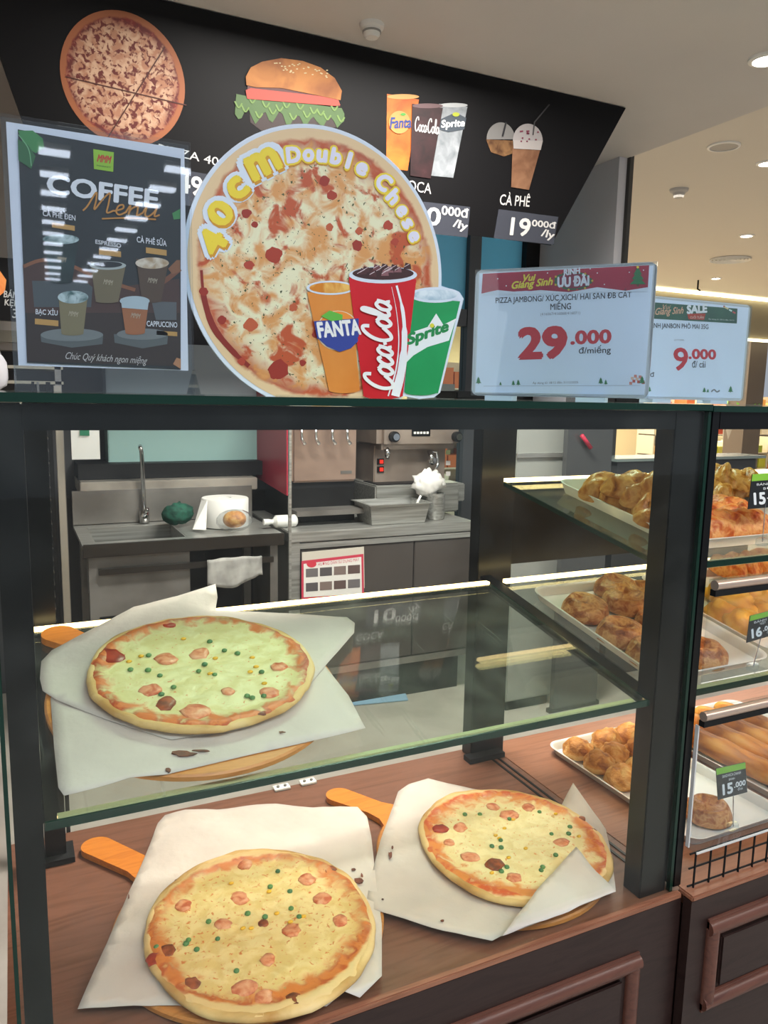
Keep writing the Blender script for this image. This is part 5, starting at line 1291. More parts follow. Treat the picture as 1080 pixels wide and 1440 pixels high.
# laminated instruction sheets
ls = thing('instruction_sheets', 'pad of laminated instruction sheets with red border hung on the counter', 'notice', Wy(467, 842, KY-0.012))
SI = Sheet(ls, (0, KY-0.012, EYE), (1, 0, 0), (0, -1, 0), 0.0006)
q4 = [(424, 789), (511, 779), (512, 839), (424, 844)]
MB().prism([SI.at(x, y-8, -3) for x, y in ((425, 785), (512, 777), (513, 835), (425, 842))], (0, 0.004, 0)).build('rear_sheet', mat('laminate_cream', '#c9c2b6', 0.3), ls)
MB().prism([SI.at(*p) for p in q4], (0, 0.001, 0)).build('sheet', ink('#c23a52'), ls)
SI.poly([(427, 793), (508, 783), (509, 835), (427, 840)], ink('#dfdcd8'), 1, None, 'print_ground')
SI.ellipse(438, 793, 7, 5, ink('#c8384a'), 2, None, 16, 'logo')
SI.text('HƯỚNG DẪN SỬ DỤNG MÁY', (447, 797), (505, 790), (447, 789), ink('#c04a5a'), 2)
for r in range(2):
    for c in range(4):
        x = 430+c*19.7; y = 800+r*20-c*1.6
        SI.poly([(x, y), (x+17, y-1.2), (x+17, y+10.8), (x, y+12)], ink(['#6b6668', '#544f52', '#7a6a66', '#5c4a48'][(r+c) % 4]), 2, None, 'photo_print')
# drink dispenser with four levers
DY = 3.55
dd = thing('drink_dispenser', 'steel drink dispenser with four tap levers beside the red panel', 'dispenser', (Wy(456, 700, DY).x, DY+0.2, CT))
PINKST = mat('warm_steel', '#b39a8c', 0.4, 0.55, h2='#9a8376', scale=3)
b = pxbox(411, 545, 502, 678, DY, 0.45)
MB().box(*b, bev=0.01).build('body', PINKST, dd, 'auto')
zt2 = b[5]
MB().box(b[0], b[1], DY+0.02, DY+0.45, CT, b[4]).build('plinth', BLACKM, dd)
MB().box(b[0]-0.01, b[1]+0.02, DY-0.10, DY+0.02, CT+0.05, CT+0.075).build('drip_tray', STEELD, dd)
for px in (424, 444, 467, 488):
    p = Wy(px, 612, DY-0.05)
    l = MB().tube([(p.x, DY, p.z+0.06), (p.x, DY-0.05, p.z+0.05), (p.x, DY-0.055, p.z-0.02), (p.x+0.015, DY-0.06, p.z-0.045)], [0.008, 0.008, 0.007, 0.010], 8).build('lever', CHROME, dd, True)
p = Wy(487, 664, DY-0.002)
MB().box(p.x-0.03, p.x+0.03, DY-0.002, DY, p.z-0.008, p.z+0.008, 0.0).build('badge', STEELD, dd)
# espresso machine
EY = 3.68
em = thing('espresso_machine', 'two-knob steel espresso machine with red switches on the counter', 'espresso machine', (Wy(590, 690, EY).x, EY+0.2, CT))
WST = mat('espresso_steel', '#b8a99d', 0.35, 0.6, h2='#9b8c82', scale=4)
h0 = pxbox(533, 585, 649, 632, EY-0.10, 0.35)
MB().box(*h0, bev=0.03).build('head', WST, em, 'auto')
b0 = pxbox(526, 632, 626, 682, EY, 0.32); MB().box(b0[0], b0[1], b0[2], b0[3], b0[4], h0[4]+0.02, 0.006).build('back_panel', WST, em, 'auto')
d0 = pxbox(528, 681, 646, 708, EY-0.12, 0.42); MB().box(d0[0], d0[1], d0[2], d0[3], CT+0.015, d0[5], 0.008).build('drip_base', STEEL, em, 'auto')
MB().box(d0[0]+0.02, d0[1]-0.1, d0[2]+0.01, d0[2]+0.2, d0[5], d0[5]+0.004).build('drip_grille', BLACKM, em)
for px in (553, 641):
    p = Wy(px, 614, EY-0.10)
    k_ = MB().tube([(p.x, EY-0.10, p.z), (p.x, EY-0.125, p.z)], 0.028, 16).build('knob', BLACKM, em, 'auto')
    MB().tube([(p.x, EY-0.125, p.z), (p.x, EY-0.14, p.z)], 0.018, 14).build('knob_cap', CHROME, k_, 'auto')
p = Wy(592, 608, EY-0.101)
kp = MB().box(p.x-0.055, p.x+0.055, EY-0.104, EY-0.10, p.z-0.02, p.z+0.03).build('keypad', BLACK, em)
for i in range(5): MB().box(p.x-0.045+i*0.019, p.x-0.032+i*0.019, EY-0.106, EY-0.104, p.z-0.008, p.z+0.004).build('key', WHITEP, kp)
for py in (649, 660):
    p = Wy(535, py, EY-0.002); sw = MB().box(p.x-0.02, p.x+0.018, EY-0.008, EY, p.z-0.016, p.z+0.016).build('switch_plate', BLACK, em)
    MB().box(p.x-0.008, p.x+0.012, EY-0.014, EY-0.008, p.z-0.01, p.z+0.01).build('rocker', mat('red_switch', '#d02818', 0.3, emit=0.6), sw)
for (px, z_) in ((545, 632), (607, 640)):
    p = Wy(px, z_, EY-0.07); MB().tube([(p.x, EY-0.05, p.z+0.02), (p.x, EY-0.07, p.z-0.02), (p.x, EY-0.07, p.z-0.05)], [0.014, 0.016, 0.009], 10).build('spout', CHROME, em, True)
p = Wy(608, 648, EY-0.06); MB().tube([(p.x-0.02, EY-0.04, p.z+0.05), (p.x+0.03, EY-0.05, p.z+0.045), (p.x+0.035, EY-0.06, p.z-0.02), (p.x, EY-0.08, p.z-0.06)], 0.008, 8).build('steam_pipe', CHROME, em, True)
MB().tube([(p.x-0.005, EY-0.05, p.z), (p.x-0.005, EY-0.075, p.z)], 0.022, 14).build('pressure_gauge', CHROME, em, True)
for i, c_ in enumerate(('#c8d89a', '#c9c4c0', '#c9c4c0')):
    p = Wy(630, 636+i*15, EY-0.001); MB().box(p.x-0.014, p.x+0.014, EY-0.003, EY, p.z-0.012, p.z+0.012).build('sticker', ink(c_), em)
MB().box(Wy(628, 690, EY).x, Wy(646, 690, EY).x, EY-0.06, EY+0.1, CT+0.06, CT+0.16, 0.006).build('side_box', STEEL, em, 'auto')
# steel pan and steel cup
def open_tray(name, label, cat, x0, x1, y0, y1, z0, z1, mt, flare=0.03, rim=0.012):
    V = []; 
    for (o_, z) in ((0, z0), (flare, z1), (flare+rim, z1), (flare+rim, z1-0.004), (flare-0.004, z1-0.008), (-0.004, z0+0.004)):
        V += [(x0-o_, y0-o_, z), (x1+o_, y0-o_, z), (x1+o_, y1+o_, z), (x0-o_, y1+o_, z)]
    F = [(i*4+k, i*4+(k+1) % 4, (i+1)*4+(k+1) % 4, (i+1)*4+k) for i in range(5) for k in range(4)] + [(3, 2, 1, 0), (20, 21, 22, 23)]
    return MB().add(V, F).build(name, mt, None, label=label, cat=cat)
a = Wy(522, 733, KY+0.06); b = Wy(596, 733, KY+0.06)
open_tray('steel_pan', 'deep rectangular steel pan on the counter before the espresso machine', 'pan', a.x, b.x, KY+0.05, KY+0.22, CT+0.002, CT+0.105, STEEL, 0.018)
MB().tube([(b.x-0.06, KY+0.10, CT+0.02), (b.x-0.01, KY+0.08, CT+0.135)], 0.006, 8).build('spoon', WHITEP, None, True, label='white spoon handle leaning in the steel pan', cat='spoon')
c_ = Wy(614, 728, KY+0.12)
MB().lathe([(0.0, 0), (0.046, 0), (0.05, 0.01), (0.05, 0.135), (0.047, 0.135), (0.046, 0.01), (0, 0.008)], 24, (c_.x, KY+0.14, CT+0.002)).build('steel_cup', STEEL, None, 'auto', label='plain steel cup standing beside the steel pan', cat='cup')
V = []; mb = MB()
def f_tis(a, t):
    d = Vector((math.sin(t)*math.cos(a), math.sin(t)*math.sin(a), math.cos(t))); k = 1+0.45*noise.noise(d*2.3)+0.2*noise.noise(d*6)
    return (c_.x-0.03+d.x*0.085*k, KY+0.16+d.y*0.05*k, CT+0.185+d.z*0.065*k)
me_t = lump_mesh('crumpled_tissue', f_tis, mat('tissue_white', '#eceae6', 0.8), 24, 12)
o = bpy.data.objects.new('crumpled_tissue', me_t); COL.objects.link(o); tag(o, 'crumpled white tissue stuffed on the steel cup', 'tissue')
# red side panel, pale cabinet wall, sink
rx = 1.19
MB().prism([Wx(360, 671, rx), Wx(403, 697, rx), Wx(403, 535, rx), Wx(360, 545, rx)], (0.02, 0, 0)).build('red_panel', mat('red_panel', '#a8243c', 0.35), None, label='flat red side panel standing beside the drink dispenser', cat='panel')
pc = thing('wall_cabinet', 'pale blue grey cabinet hanging behind the sink', 'cabinet', (Wy(255, 600, 4.05).x, 4.1, Wy(255, 652, 4.05).z))
b = pxbox(150, 484, 362, 651, 4.05, 0.15); zmid = Wy(255, 575, 4.05).z
MB().box(b[0], b[1], b[2], b[3], zmid, b[5], 0.004).build('upper_door', mat('pale_blue_grey', '#8b979d', 0.4), pc, 'auto')
MB().box(b[0], b[1], b[2], b[3], b[4], zmid-0.003, 0.004).build('lower_door', mat('pale_teal', '#8fb0ae', 0.3), pc, 'auto')
sk = thing('sink_unit', 'long steel sink unit with dark front edge left of the counter', 'sink', (0.68, KY+0.3, 0))
sx0, sx1 = Wy(116, 760, KY).x, Wy(400, 750, KY).x
bx0, bx1 = Wy(130, 745, KY+0.1).x, Wy(262, 740, KY+0.1).x
DKST = mat('dark_steel', '#4a4642', 0.35, 0.8)
MB().box(sx0, sx1, KY, KY+0.02, CT-0.055, CT, 0.003).build('front_edge', DKST, sk, 'auto')
for (x0, x1, y0, y1) in ((sx0, bx0, KY+0.02, KY+0.55), (bx1, sx1, KY+0.02, KY+0.55), (bx0, bx1, KY+0.02, KY+0.08), (bx0, bx1, KY+0.45, KY+0.55)):
    MB().box(x0, x1, y0, y1, CT-0.02, CT-0.004).build('top_plate', STEEL, sk)
V = MB()
V.box(bx0, bx0+0.008, KY+0.08, KY+0.45, CT-0.30, CT-0.005).box(bx1-0.008, bx1, KY+0.08, KY+0.45, CT-0.30, CT-0.005).box(bx0, bx1, KY+0.08, KY+0.088, CT-0.30, CT-0.005).box(bx0, bx1, KY+0.442, KY+0.45, CT-0.30, CT-0.005).box(bx0, bx1, KY+0.08, KY+0.45, CT-0.308, CT-0.30)
V.build('basin', STEEL, sk)
MB().box(sx0, sx1, KY+0.53, KY+0.55, CT, CT+0.16).build('splashback', STEELD, sk)
MB().box(Wy(140, 800, KY).x, Wy(386, 790, KY).x, KY+0.01, KY+0.03, Wy(260, 801, KY).z, Wy(260, 793, KY).z).build('rail', DKST, sk)
MB().box(sx0+0.03, sx1-0.03, KY+0.05, KY+0.52, 0.26, 0.28).build('lower_shelf', STEELD, sk)
MB().box(bx0, bx1, KY+0.04, KY+0.05, CT-0.32, CT-0.06).build('apron', STEELD, sk)
MB().box(bx0-0.02, bx1+0.05, KY+0.035, KY+0.05, 0.45, CT-0.36).build('lower_panel', STEELD, sk)
for x in (sx0+0.04, sx1-0.04):
    for y in (KY+0.05, KY+0.5): MB().box(x-0.018, x+0.018, y-0.018, y+0.018, 0, CT-0.02).build('leg', STEELD, sk)
lp = Wy(113, 693, 3.86); lp2 = Wy(362, 690, 3.86)
MB().box(lp.x, lp2.x, 3.86, 4.2, Wy(200, 694, 3.86).z, Wy(200, 676, 3.86).z, 0.004).build('wall_ledge', mat('ledge_steel', '#b9b3aa', 0.35, 0.5, h2='#9a958e', scale=6), None, 'auto', label='long pale steel ledge on the wall behind the sink', cat='ledge')
MB().box(lp.x, lp2.x+0.1, 3.95, 4.21, Wy(200, 674, 3.9).z, Wy(200, 653, 3.9).z).build('shelf_box', BLACKM, None, label='dark box strip standing on the steel wall ledge', cat='box')
fc = thing('faucet', 'tall thin chrome faucet rising behind the sink basin', 'faucet', Wy(203, 725, KY+0.50))
f0 = Wy(203, 725, KY+0.50); f1 = Wy(196, 636, KY+0.50)
MB().tube([(f0.x, KY+0.5, CT), (f0.x, KY+0.5, CT+0.06)], 0.024, 12).build('body', CHROME, fc, True)
MB().tube([(f0.x, KY+0.5, CT+0.05), (f1.x+0.01, KY+0.5, f1.z), (f1.x, KY+0.47, f1.z+0.03), (f1.x-0.005, KY+0.42, f1.z+0.02)], [0.011, 0.010, 0.010, 0.009], 10).build('spout', CHROME, fc, True)
MB().tube([(f0.x, KY+0.47, CT+0.05), (f0.x, KY+0.40, CT+0.08)], 0.008, 8).build('lever', CHROME, fc, True)
# things on the sink unit
q = Wy(318, 735, KY+0.28)
pr_ = thing('paper_roll', 'big white paper roll with a loose end on the sink unit', 'paper roll', (q.x, KY+0.30, CT))
MB().lathe([(0.03, 0.0), (0.11, 0.0), (0.112, 0.004), (0.112, 0.13), (0.108, 0.135), (0.032, 0.135), (0.03, 0.13), (0.03, 0.0)], 32, (q.x, KY+0.30, CT)).build('roll', mat('tissue_white', '#eceae6', 0.8), pr_, 'auto')
MB().prism([(q.x-0.112, KY+0.30, CT+0.13), (q.x-0.10, KY+0.24, CT+0.13), (q.x-0.13, KY+0.14, CT+0.01), (q.x-0.18, KY+0.18, CT+0.01)], (0.003, 0.003, 0.002)).build('loose_end', mat('tissue_white', '#eceae6', 0.8), pr_)
q = Wy(330, 735, KY+0.10)
wb = thing('wrapped_bread', 'plastic wrapped filled bread lying before the paper roll', 'wrapped bread', (q.x, KY+0.10, CT))
MB().sphere((q.x, KY+0.1, CT+0.06), 0.05, (1.1, 0.8, 0.8), 14, 10).build('bread', TAN, wb, True)
MB().sphere((q.x, KY+0.1, CT+0.055), 0.07, (1.25, 0.85, 0.75), 10, 7).build('wrap', glass_mat('wrap_film', '#f2f4f4', 2.0, film=0.25, film_col='#e8eaea', rough=0.15), wb)
q = Wy(253, 727, KY+0.3)
def f_scrub(a, t):
    d = Vector((math.sin(t)*math.cos(a), math.sin(t)*math.sin(a), math.cos(t))); k = 1+0.3*noise.noise(d*4)
    return (q.x+d.x*0.075*k, KY+0.35+d.y*0.05*k, CT+0.06+d.z*0.05*k)
o = bpy.data.objects.new('scrub_cloth', lump_mesh('scrub_cloth', f_scrub, mat('scrub_green', '#1f5c4a', 0.8, h2='#123c32', scale=40), 22, 12)); COL.objects.link(o); tag(o, 'crumpled dark green scrub cloth at the sink rim', 'cloth')
q = Wy(392, 735, KY+0.15)
bt = thing('plastic_bottle', 'small white plastic bottle lying right of the wrapped bread', 'bottle', (q.x, KY+0.15, CT))
MB().tube([(q.x-0.05, KY+0.15, CT+0.03), (q.x-0.03, KY+0.15, CT+0.03), (q.x-0.015, KY+0.15, CT+0.03), (q.x+0.08, KY+0.15, CT+0.03), (q.x+0.09, KY+0.15, CT+0.03)], [0.012, 0.012, 0.03, 0.03, 0.02], 14).build('body', WHITEP, bt, 'auto')
MB().tube([(q.x-0.075, KY+0.15, CT+0.03), (q.x-0.048, KY+0.15, CT+0.03)], 0.015, 12).build('cap', WHITEP, bt, 'auto')
# towel over the rail
q0 = Wy(322, 787, KY); mb = MB(); V = []; F = []
for i in range(13):
    for j in range(9):
        u, v = i/12, j/8
        V.append((q0.x-0.10+0.25*u+0.03*v*math.sin(u*3), KY-0.004-0.010*math.sin(u*16+v*2)-0.006, q0.z+0.012-0.125*v*(0.9+0.2*math.sin(u*5))-0.01*abs(u-0.5)))
for i in range(12):
    for j in range(8): F.append((i*9+j, (i+1)*9+j, (i+1)*9+j+1, i*9+j+1))
o = mb.add(V, F).build('towel', mat('towel_grey', '#b5b3ae', 0.9, h2='#95938f', scale=14), None, True, label='wrung grey white towel hanging on the sink rail', cat='towel')
md = o.modifiers.new('t', 'SOLIDIFY'); md.thickness = 0.006
# baking rack, white hanging card at left
RY = 2.55
rk = thing('tray_rack', 'dark baking tray rack with many rungs at left', 'rack', (Wy(70, 700, RY).x, RY, 0))
for px, w, m__ in ((54, 0.008, BLACKM), (61, 0.006, STEELD), (75, 0.012, BLACKM)):
    p = Wy(px, 700, RY); MB().box(p.x-w/2, p.x+w/2, RY, RY+0.02, 0, EYE+0.02).build('upright', m__, rk)
p = Wy(88, 700, RY); MB().box(p.x-0.010, p.x+0.010, RY+0.02, RY+0.05, 0.3, EYE+0.01).build('upright', mat('rack_pale', '#a89f92', 0.5), rk)
for i in range(20):
    z = Wy(66, 617+i*17.2, RY).z
    MB().box(Wy(61, 700, RY).x, Wy(72, 700, RY).x, RY+0.004, RY+0.3, z-0.0025, z+0.0025).build('rung', STEELD, rk)
hc = thing('hanging_card', 'white card clipped to the bar of the dark tray rack', 'card', Wy(120, 645, 2.56))
MB().box(Wy(50, 578, 2.56).x, Wy(142, 578, 2.56).x, 2.565, 2.58, EYE-0.03, EYE-0.015).build('top_bar', BLACKM, rk)
b = pxbox(100, 588, 140, 646, 2.56, 0.003); MB().box(*b, bev=0.0).build('card', WHITEP, hc)
p = Wy(119, 610, 2.559); MB().box(p.x-0.014, p.x+0.014, 2.5585, 2.56, p.z-0.006, p.z+0.012).build('logo', mat('card_green', '#2a7a5a', 0.5), hc)
p = Wy(120, 585, 2.56); MB().tube([(p.x, 2.561, p.z-0.01), (p.x, 2.561, EYE-0.015)], 0.004, 8).build('hook', STEELD, hc)
# partition and shelves at far left
struct('trim_3', MB().box(-0.6, 0.115, 3.50, 3.62, EYE+0.15, CEIL), mat('beige_column', '#a79f97', 0.6))
ks = thing('storage_shelf', 'steel storage shelf with dark gaps behind the coffee menu', 'shelf', (-0.15, 3.6, 0))
for k_, (z, c_) in enumerate(((EYE+0.225, 0), (EYE+0.09, 0), (EYE+0.03, 0), (EYE-0.05, 0))):
    MB().box(-0.7, 0.20, 3.45, 3.8, z-0.045 if k_ == 0 else z-0.012, z).build('shelf_board', mat('shelf_khaki', '#8f8a7c', 0.5), ks)
for x in (-0.68, 0.18): MB().box(x-0.012, x+0.012, 3.45, 3.47, 0, EYE+0.24).build('upright', STEELD, ks)
p = Wy(0, 535, 3.4)
def f_bag2(a, t):
    d = Vector((math.sin(t)*math.cos(a), math.sin(t)*math.sin(a), math.cos(t))); k = 1+0.2*noise.noise(d*3)
    return (p.x-0.04+d.x*0.07*k, 3.43+d.y*0.05*k, p.z+0.04+d.z*0.09*k)
o = bpy.data.objects.new('plastic_bag', lump_mesh('plastic_bag', f_bag2, mat('bag_white', '#c9c9cf', 0.3), 18, 10)); COL.objects.link(o); tag(o, 'bunched white plastic bag hanging at the left edge', 'bag')
# blue mat on the kitchen floor
q = [Wz(488, 993, 0.004), Wz(574, 985, 0.004), Wz(570, 975, 0.004), Wz(492, 983, 0.004)]
MB().prism(q, (0, 0, 0.004)).build('floor_cloth', mat('cloth_blue', '#8fb4d2', 0.7), None, label='pale blue cloth lying on the kitchen floor', cat='cloth')
# ------------------------------------------------------------------ hall, far shop and ceiling
# dark pane behind the pastry shelves and devices on the case top
MB().box(1.18, 2.39, 1.66, 1.665, SZ1+0.02, SZ1+UZ0-SZ0-0.01).build('back_pane', mat('smoked_pane', '#120e0c', 0.4, spec=0.15), c2)
FASC = mat('fascia_olive', '#8d8672', 0.5)
fa = struct('wall_far', MB().box(3.3, 19, 9.1, 9.25, EYE+1.02, CEIL2), FASC)
struct('cove_light', MB().box(3.3, 19, 9.02, 9.06, CEIL2-0.05, CEIL2-0.01), mat('cove_led', '#fff2c8', 0.5, emit=3.5), fa)
struct('cove_light', MB().box(3.3, 19, 9.06, 9.10, EYE+1.00, EYE+1.04), mat('cove_led', '#fff2c8', 0.5, emit=3.5), fa)
struct('wall_far', MB().box(2, 20, 16.0, 16.1, 0, CEIL2), mat('shop_wall_cream', '#e6d3ac', 0.7))
def column(px0, px1, y, h=EYE+1.02):
    xa, xb = Wy(px0, 520, y).x, Wy(px1, 520, y).x
    return struct('trim_4', MB().box(xa, xb, y, y+0.4, 0, h), mat('column_bronze', '#6b6157', 0.45))
column(1053, 1077, 9.3)
def gondola(label, x, y, w, rows, seed, cols, z0=0.15, dz=0.38, cat='shelf unit', face=0.35):
    t = thing('shelf_unit', label, cat, (x+w/2, y+0.25, 0)); r = random.Random(seed)
    MB().box(x, x+w, y+0.4, y+0.44, 0, z0+dz*rows).build('back', mat('gondola_cream', '#d8cdb8', 0.6), t)
    for i in range(rows):
        z = z0+dz*i
        MB().box(x, x+w, y, y+0.4, z-0.02, z).build('shelf_board', mat('gondola_cream', '#d8cdb8', 0.6), t)
        k = 0.03
        while k < w-0.2:
            ww = r.uniform(0.12, 0.28); hh = r.uniform(0.12, dz-0.06)
            MB().box(x+k, x+k+ww, y+0.03, y+face, z, z+hh).build('goods_box', ink(r.choice(cols)), t); k += ww+0.02
    for xx in (x, x+w-0.03): MB().box(xx, xx+0.03, y, y+0.4, 0, z0+dz*rows).build('side', mat('gondola_cream', '#d8cdb8', 0.6), t)
    return t
WARM = ['#e0a050', '#c86a3a', '#e8d8b0', '#d8b070', '#b04a30', '#f0e6cc', '#8aa050']
gondola('cream market shelves with orange goods far behind the price cards', 11.0, 11.0, 2.2, 4, 1, WARM)
gondola('cream market shelves farther left with mixed goods', 8.2, 11.4, 2.2, 4, 2, WARM)
gondola('low yellow green produce shelf seen through the pastry case glass', 11.6, 10.2, 1.6, 2, 3, ['#c8c83a', '#a8b83a', '#e0d86a', '#f0f0d0'], 0.3, 0.3)
gondola('warm lit shelves seen through the glass door', 5.2, 9.6, 2.4, 5, 5, WARM)
gondola('shelves of snacks at far right beyond the bronze column', 13.8, 11.0, 2.4, 4, 6, WARM)
pl = Wy(1078, 545, 9.0)
pt = thing('potted_plant', 'bright green leafy plant beyond the bronze column', 'plant', (pl.x+0.15, 9.6, 0))
MB().lathe([(0, 0), (0.2, 0), (0.26, 1.1), (0.24, 1.1), (0, 1.05)], 20, (pl.x+0.15, 9.6, 0)).build('pot', mat('pot_grey', '#8a857c', 0.6), pt, 'auto')
rn = random.Random(3); mb = MB()
for i in range(160):
    d = Vector((rn.gauss(0, 1), rn.gauss(0, 1), rn.gauss(0, 0.8))).normalized(); c_ = Vector((pl.x+0.15, 9.6, 1.42))+d*0.34*rn.random()**0.4
    a_ = d.orthogonal().normalized()*0.05; b_ = d.cross(a_).normalized()*0.02
    mb.add([c_-b_, c_+a_*0.9, c_+b_, c_-a_*0.9], [(0, 1, 2, 3)])
mb.build('foliage', mat('leaf_bright', '#6fb03a', 0.5), pt, kind='stuff')
# grey counters seen through the upper glass of the pastry case
hb = thing('service_counter', 'dark service counter with white labels beyond the pastry case', 'counter', (3.6, 3.9, 0))
a = Wy(868, 655, 3.2); b = Wy(960, 655, 3.2)
MB().box(a.x, b.x+0.6, 3.2, 3.38, 0, Wy(900, 648, 3.2).z).build('body', mat('counter_charcoal', '#3c3e40', 0.4), hb)
MB().box(a.x-0.03, b.x+0.65, 3.17, 3.39, Wy(900, 648, 3.2).z, Wy(900, 644, 3.2).z).build('top', mat('counter_glass_top', '#7d8a86', 0.2), hb)
for px, py in ((913, 676), (930, 663)):
    p = Wy(px, py, 3.198); MB().box(p.x-0.022, p.x+0.022, 3.196, 3.2, p.z-0.03, p.z+0.03).build('label_card', WHITEP, hb)
dp = thing('glass_partition', 'dark glass partition panel behind the pastry case', 'partition', (Wy(828, 650, 2.9).x, 2.9, 0))
b = pxbox(797, 600, 860, 690, 2.9, 0.03); MB().box(b[0], b[1], b[2], b[3], 0.02, EYE+0.02).build('panel', mat('partition_dark', '#4b4d4e', 0.25), dp)
MB().box(b[0]-0.02, b[1]+0.02, b[2], b[3], 0, 0.02).build('foot', BLACKM, dp)
p = Wy(818, 612, 2.88); p2 = Wy(831, 630, 2.88)
MB().tube([p, p2], 0.010, 8).build('door_pull', mat('pull_red', '#b8324a', 0.4), dp, True)
gw = thing('grey_appliance', 'light grey low appliance between the dark post and partition', 'appliance', (Wy(758, 650, 3.0).x, 3.2, 0))
b = pxbox(727, 585, 797, 640, 3.0, 0.3); MB().box(b[0], b[1], b[2], b[3], 0.05, b[5], 0.01).build('body', mat('appliance_grey', '#9a9d98', 0.35), gw, 'auto')
MB().box(b[0], b[1], b[2]-0.01, b[2], Wy(760, 640, 3.0).z-0.01, Wy(760, 640, 3.0).z+0.01).build('trim_strip', STEEL, gw)
MB().box(b[0]+0.02, b[1]-0.02, b[2]+0.02, b[3], 0, 0.05).build('plinth', BLACKM, gw)
# card terminal and dark box on the case tops
ct = thing('card_terminal', 'black card terminal with red buttons on the case top', 'terminal', (Wy(886, 560, 1.56).x, 1.56, ZT))
a = Wy(866, 556, 1.53); b = Wy(908, 556, 1.53)
MB().box(a.x, b.x, 1.53, 1.60, ZT-0.002, Wy(886, 546, 1.53).z, 0.003).build('body', BLACKM, ct, 'auto')
for px, py in ((873, 550), (886, 556), (896, 550)):
    p = Wy(px, py, 1.528); MB().box(p.x-0.007, p.x+0.007, 1.526, 1.53, p.z-0.004, p.z+0.005).build('button', mat('button_red', '#d03040', 0.4), ct)
a = Wy(642, 556, 1.5); b = Wy(737, 556, 1.5)
MB().box(a.x, b.x, 1.5, 1.6, ZT+0.0005, Wy(690, 551, 1.5).z, 0.003).build('cash_tray', BLACKM, None, 'auto', label='flat black tray on the case top behind the big price card', cat='tray')
# small price board in the far shop
pb = Wy(634, 548, 3.6)
MB().box(Wy(615, 548, 4.1).x, Wy(640, 548, 4.1).x, 4.105, 4.139, EYE-0.1, Wy(630, 540, 4.1).z).build('price_board', mat('pale_board', '#9fa9a4', 0.4), None, label='pale price board with red figures behind the green cup', cat='price board')

# ceiling fixtures
p = Wz(523, 34, CEIL)
sd = thing('smoke_detector', 'round white smoke detector on the near ceiling above the menu board', 'smoke detector', (p.x, p.y, CEIL-0.055))
MB().lathe([(0, -0.045), (0.022, -0.045), (0.029, -0.036), (0.032, -0.016), (0.042, -0.014), (0.044, 0.0), (0, 0)], 28, (p.x, p.y, CEIL)).build('body', WHITEP, sd, 'auto')
MB().lathe([(0.0285, -0.030), (0.0335, -0.029), (0.0335, -0.024), (0.030, -0.022)], 28, (p.x, p.y, CEIL)).build('vent_ring', mat('vent_grey', '#8f8f8c', 0.5), sd)
def downlight(px, py, z, r, label):
    p = Wz(px, py, z); t = thing('downlight', label, 'downlight', (p.x, p.y, z-0.012), group='recessed ceiling downlights')
    MB().lathe([(r*0.78, -0.004), (r*0.80, -0.012), (r*1.05, -0.008), (r*1.08, 0.0)], 32, (p.x, p.y, z)).build('ring', WHITEP, t, 'auto')
    MB().lathe([(0, -0.004), (r*0.79, -0.004)], 32, (p.x, p.y, z)).build('lens', mat('downlight_lens', '#fff6e8', 0.4, emit=14.0), t)
downlight(1078, 82, CEIL, 0.062, 'bright recessed downlight in the near ceiling at upper right')
downlight(1079, 229, CEIL2, 0.07, 'recessed downlight of the hall ceiling cut by the right edge')
downlight(1050, 331, CEIL2, 0.07, 'recessed hall downlight just above the round air vent')
downlight(1007, 391, CEIL2, 0.07, 'farthest small hall downlight above the green header card')
p = Wz(1018, 205, CEIL2)
sp = thing('ceiling_speaker', 'flush round grey speaker in the hall ceiling', 'speaker', (p.x, p.y, CEIL2-0.01))
MB().lathe([(0.105, 0.0), (0.105, -0.010), (0.09, -0.012), (0.09, 0)], 32, (p.x, p.y, CEIL2)).build('ring', WHITEP, sp, 'auto')
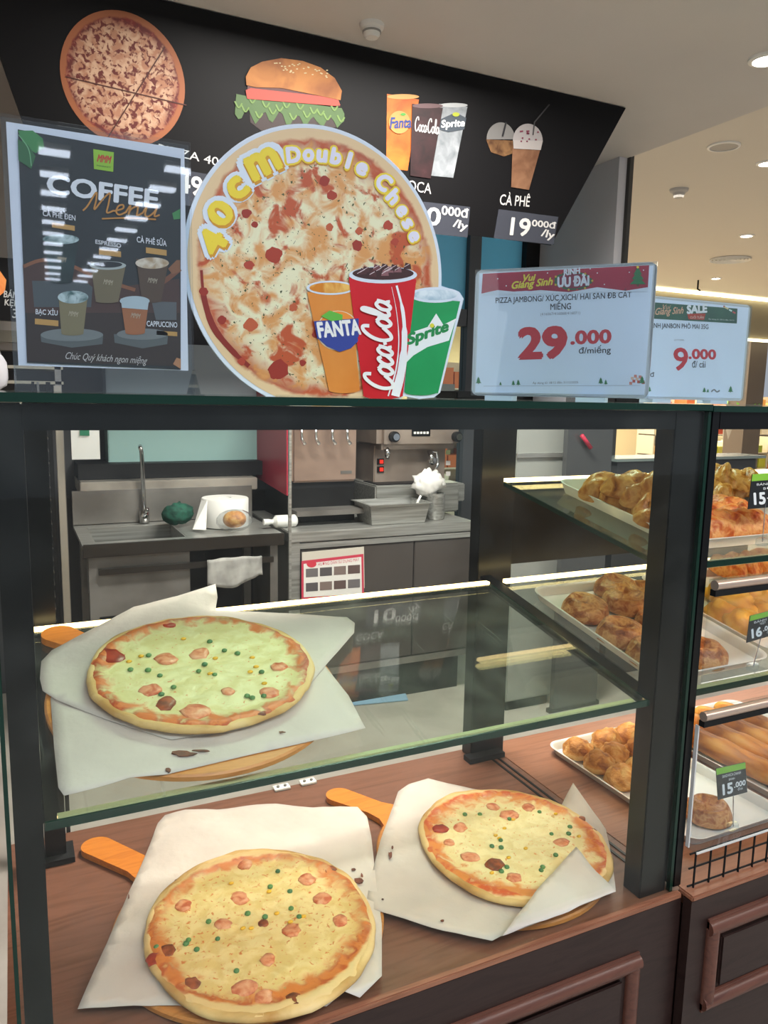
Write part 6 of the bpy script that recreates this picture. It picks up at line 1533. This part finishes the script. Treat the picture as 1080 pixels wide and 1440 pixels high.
MB().lathe([(0, -0.006), (0.09, -0.006)], 32, (p.x, p.y, CEIL2)).build('grille', mat('grille_grey', '#b5b0a8', 0.6), sp)
p = Wz(955, 266, CEIL2)
MB().lathe([(0, -0.07), (0.035, -0.068), (0.05, -0.03), (0.07, -0.02), (0.075, 0), (0, 0)], 24, (p.x, p.y, CEIL2)).build('ceiling_sensor', mat('sensor_grey', '#b9b6b2', 0.5), None, 'auto', label='small domed sensor on the hall ceiling', cat='sensor')
p = Wz(1027, 364, CEIL2)
av = thing('air_vent', 'round slotted air vent in the hall ceiling', 'air vent', (p.x, p.y, CEIL2-0.03))
MB().lathe([(0, -0.003), (0.20, -0.003)], 36, (p.x, p.y, CEIL2)).build('backing', mat('vent_dark', '#7a746a', 0.7), av)
for k in range(5):
    r = 0.05+k*0.04
    MB().lathe([(r, -0.004), (r+0.018, -0.022), (r+0.022, -0.022), (r+0.022, -0.004)], 36, (p.x, p.y, CEIL2)).build('vent_ring', WHITEP, av, 'auto')
p = Wz(982, 394, CEIL2)
MB().tube([(p.x, p.y, CEIL2), (p.x, p.y, CEIL2-0.12), (p.x+0.05, p.y, CEIL2-0.14)], 0.012, 8).build('ceiling_hook', BLACKM, None, True, label='tiny dark hook hanging from the hall ceiling', cat='hook')
# two rows of linear lights over the aisle behind the viewer, mirrored in the acrylic
LT = mat('tube_light', '#e6f0ff', 0.5, emit=10.0)
ORD = ('nearest', 'second', 'third', 'fourth', 'fifth', 'sixth', 'seventh', 'eighth', 'ninth', 'tenth', 'eleventh', 'farthest')
for row, nm in enumerate(('left', 'right')):
    for i in range(12):
        x = (0.29+0.022*i) if row == 0 else (0.98-0.012*i)
        y = -2.75-0.5*i; z = CEIL+0.02
        t = thing('linear_light', '%s linear light of the %s row mirrored in the coffee menu' % (ORD[i], nm), 'light', (x, y, z-0.02), group='linear lights of the %s row' % nm)
        MB().box(x-0.085, x+0.085, y-0.05, y+0.05, z, z+0.03).build('housing', WHITEP, t)
        MB().box(x-0.08, x+0.08, y-0.045, y+0.045, z-0.015, z).build('tube', LT, t)
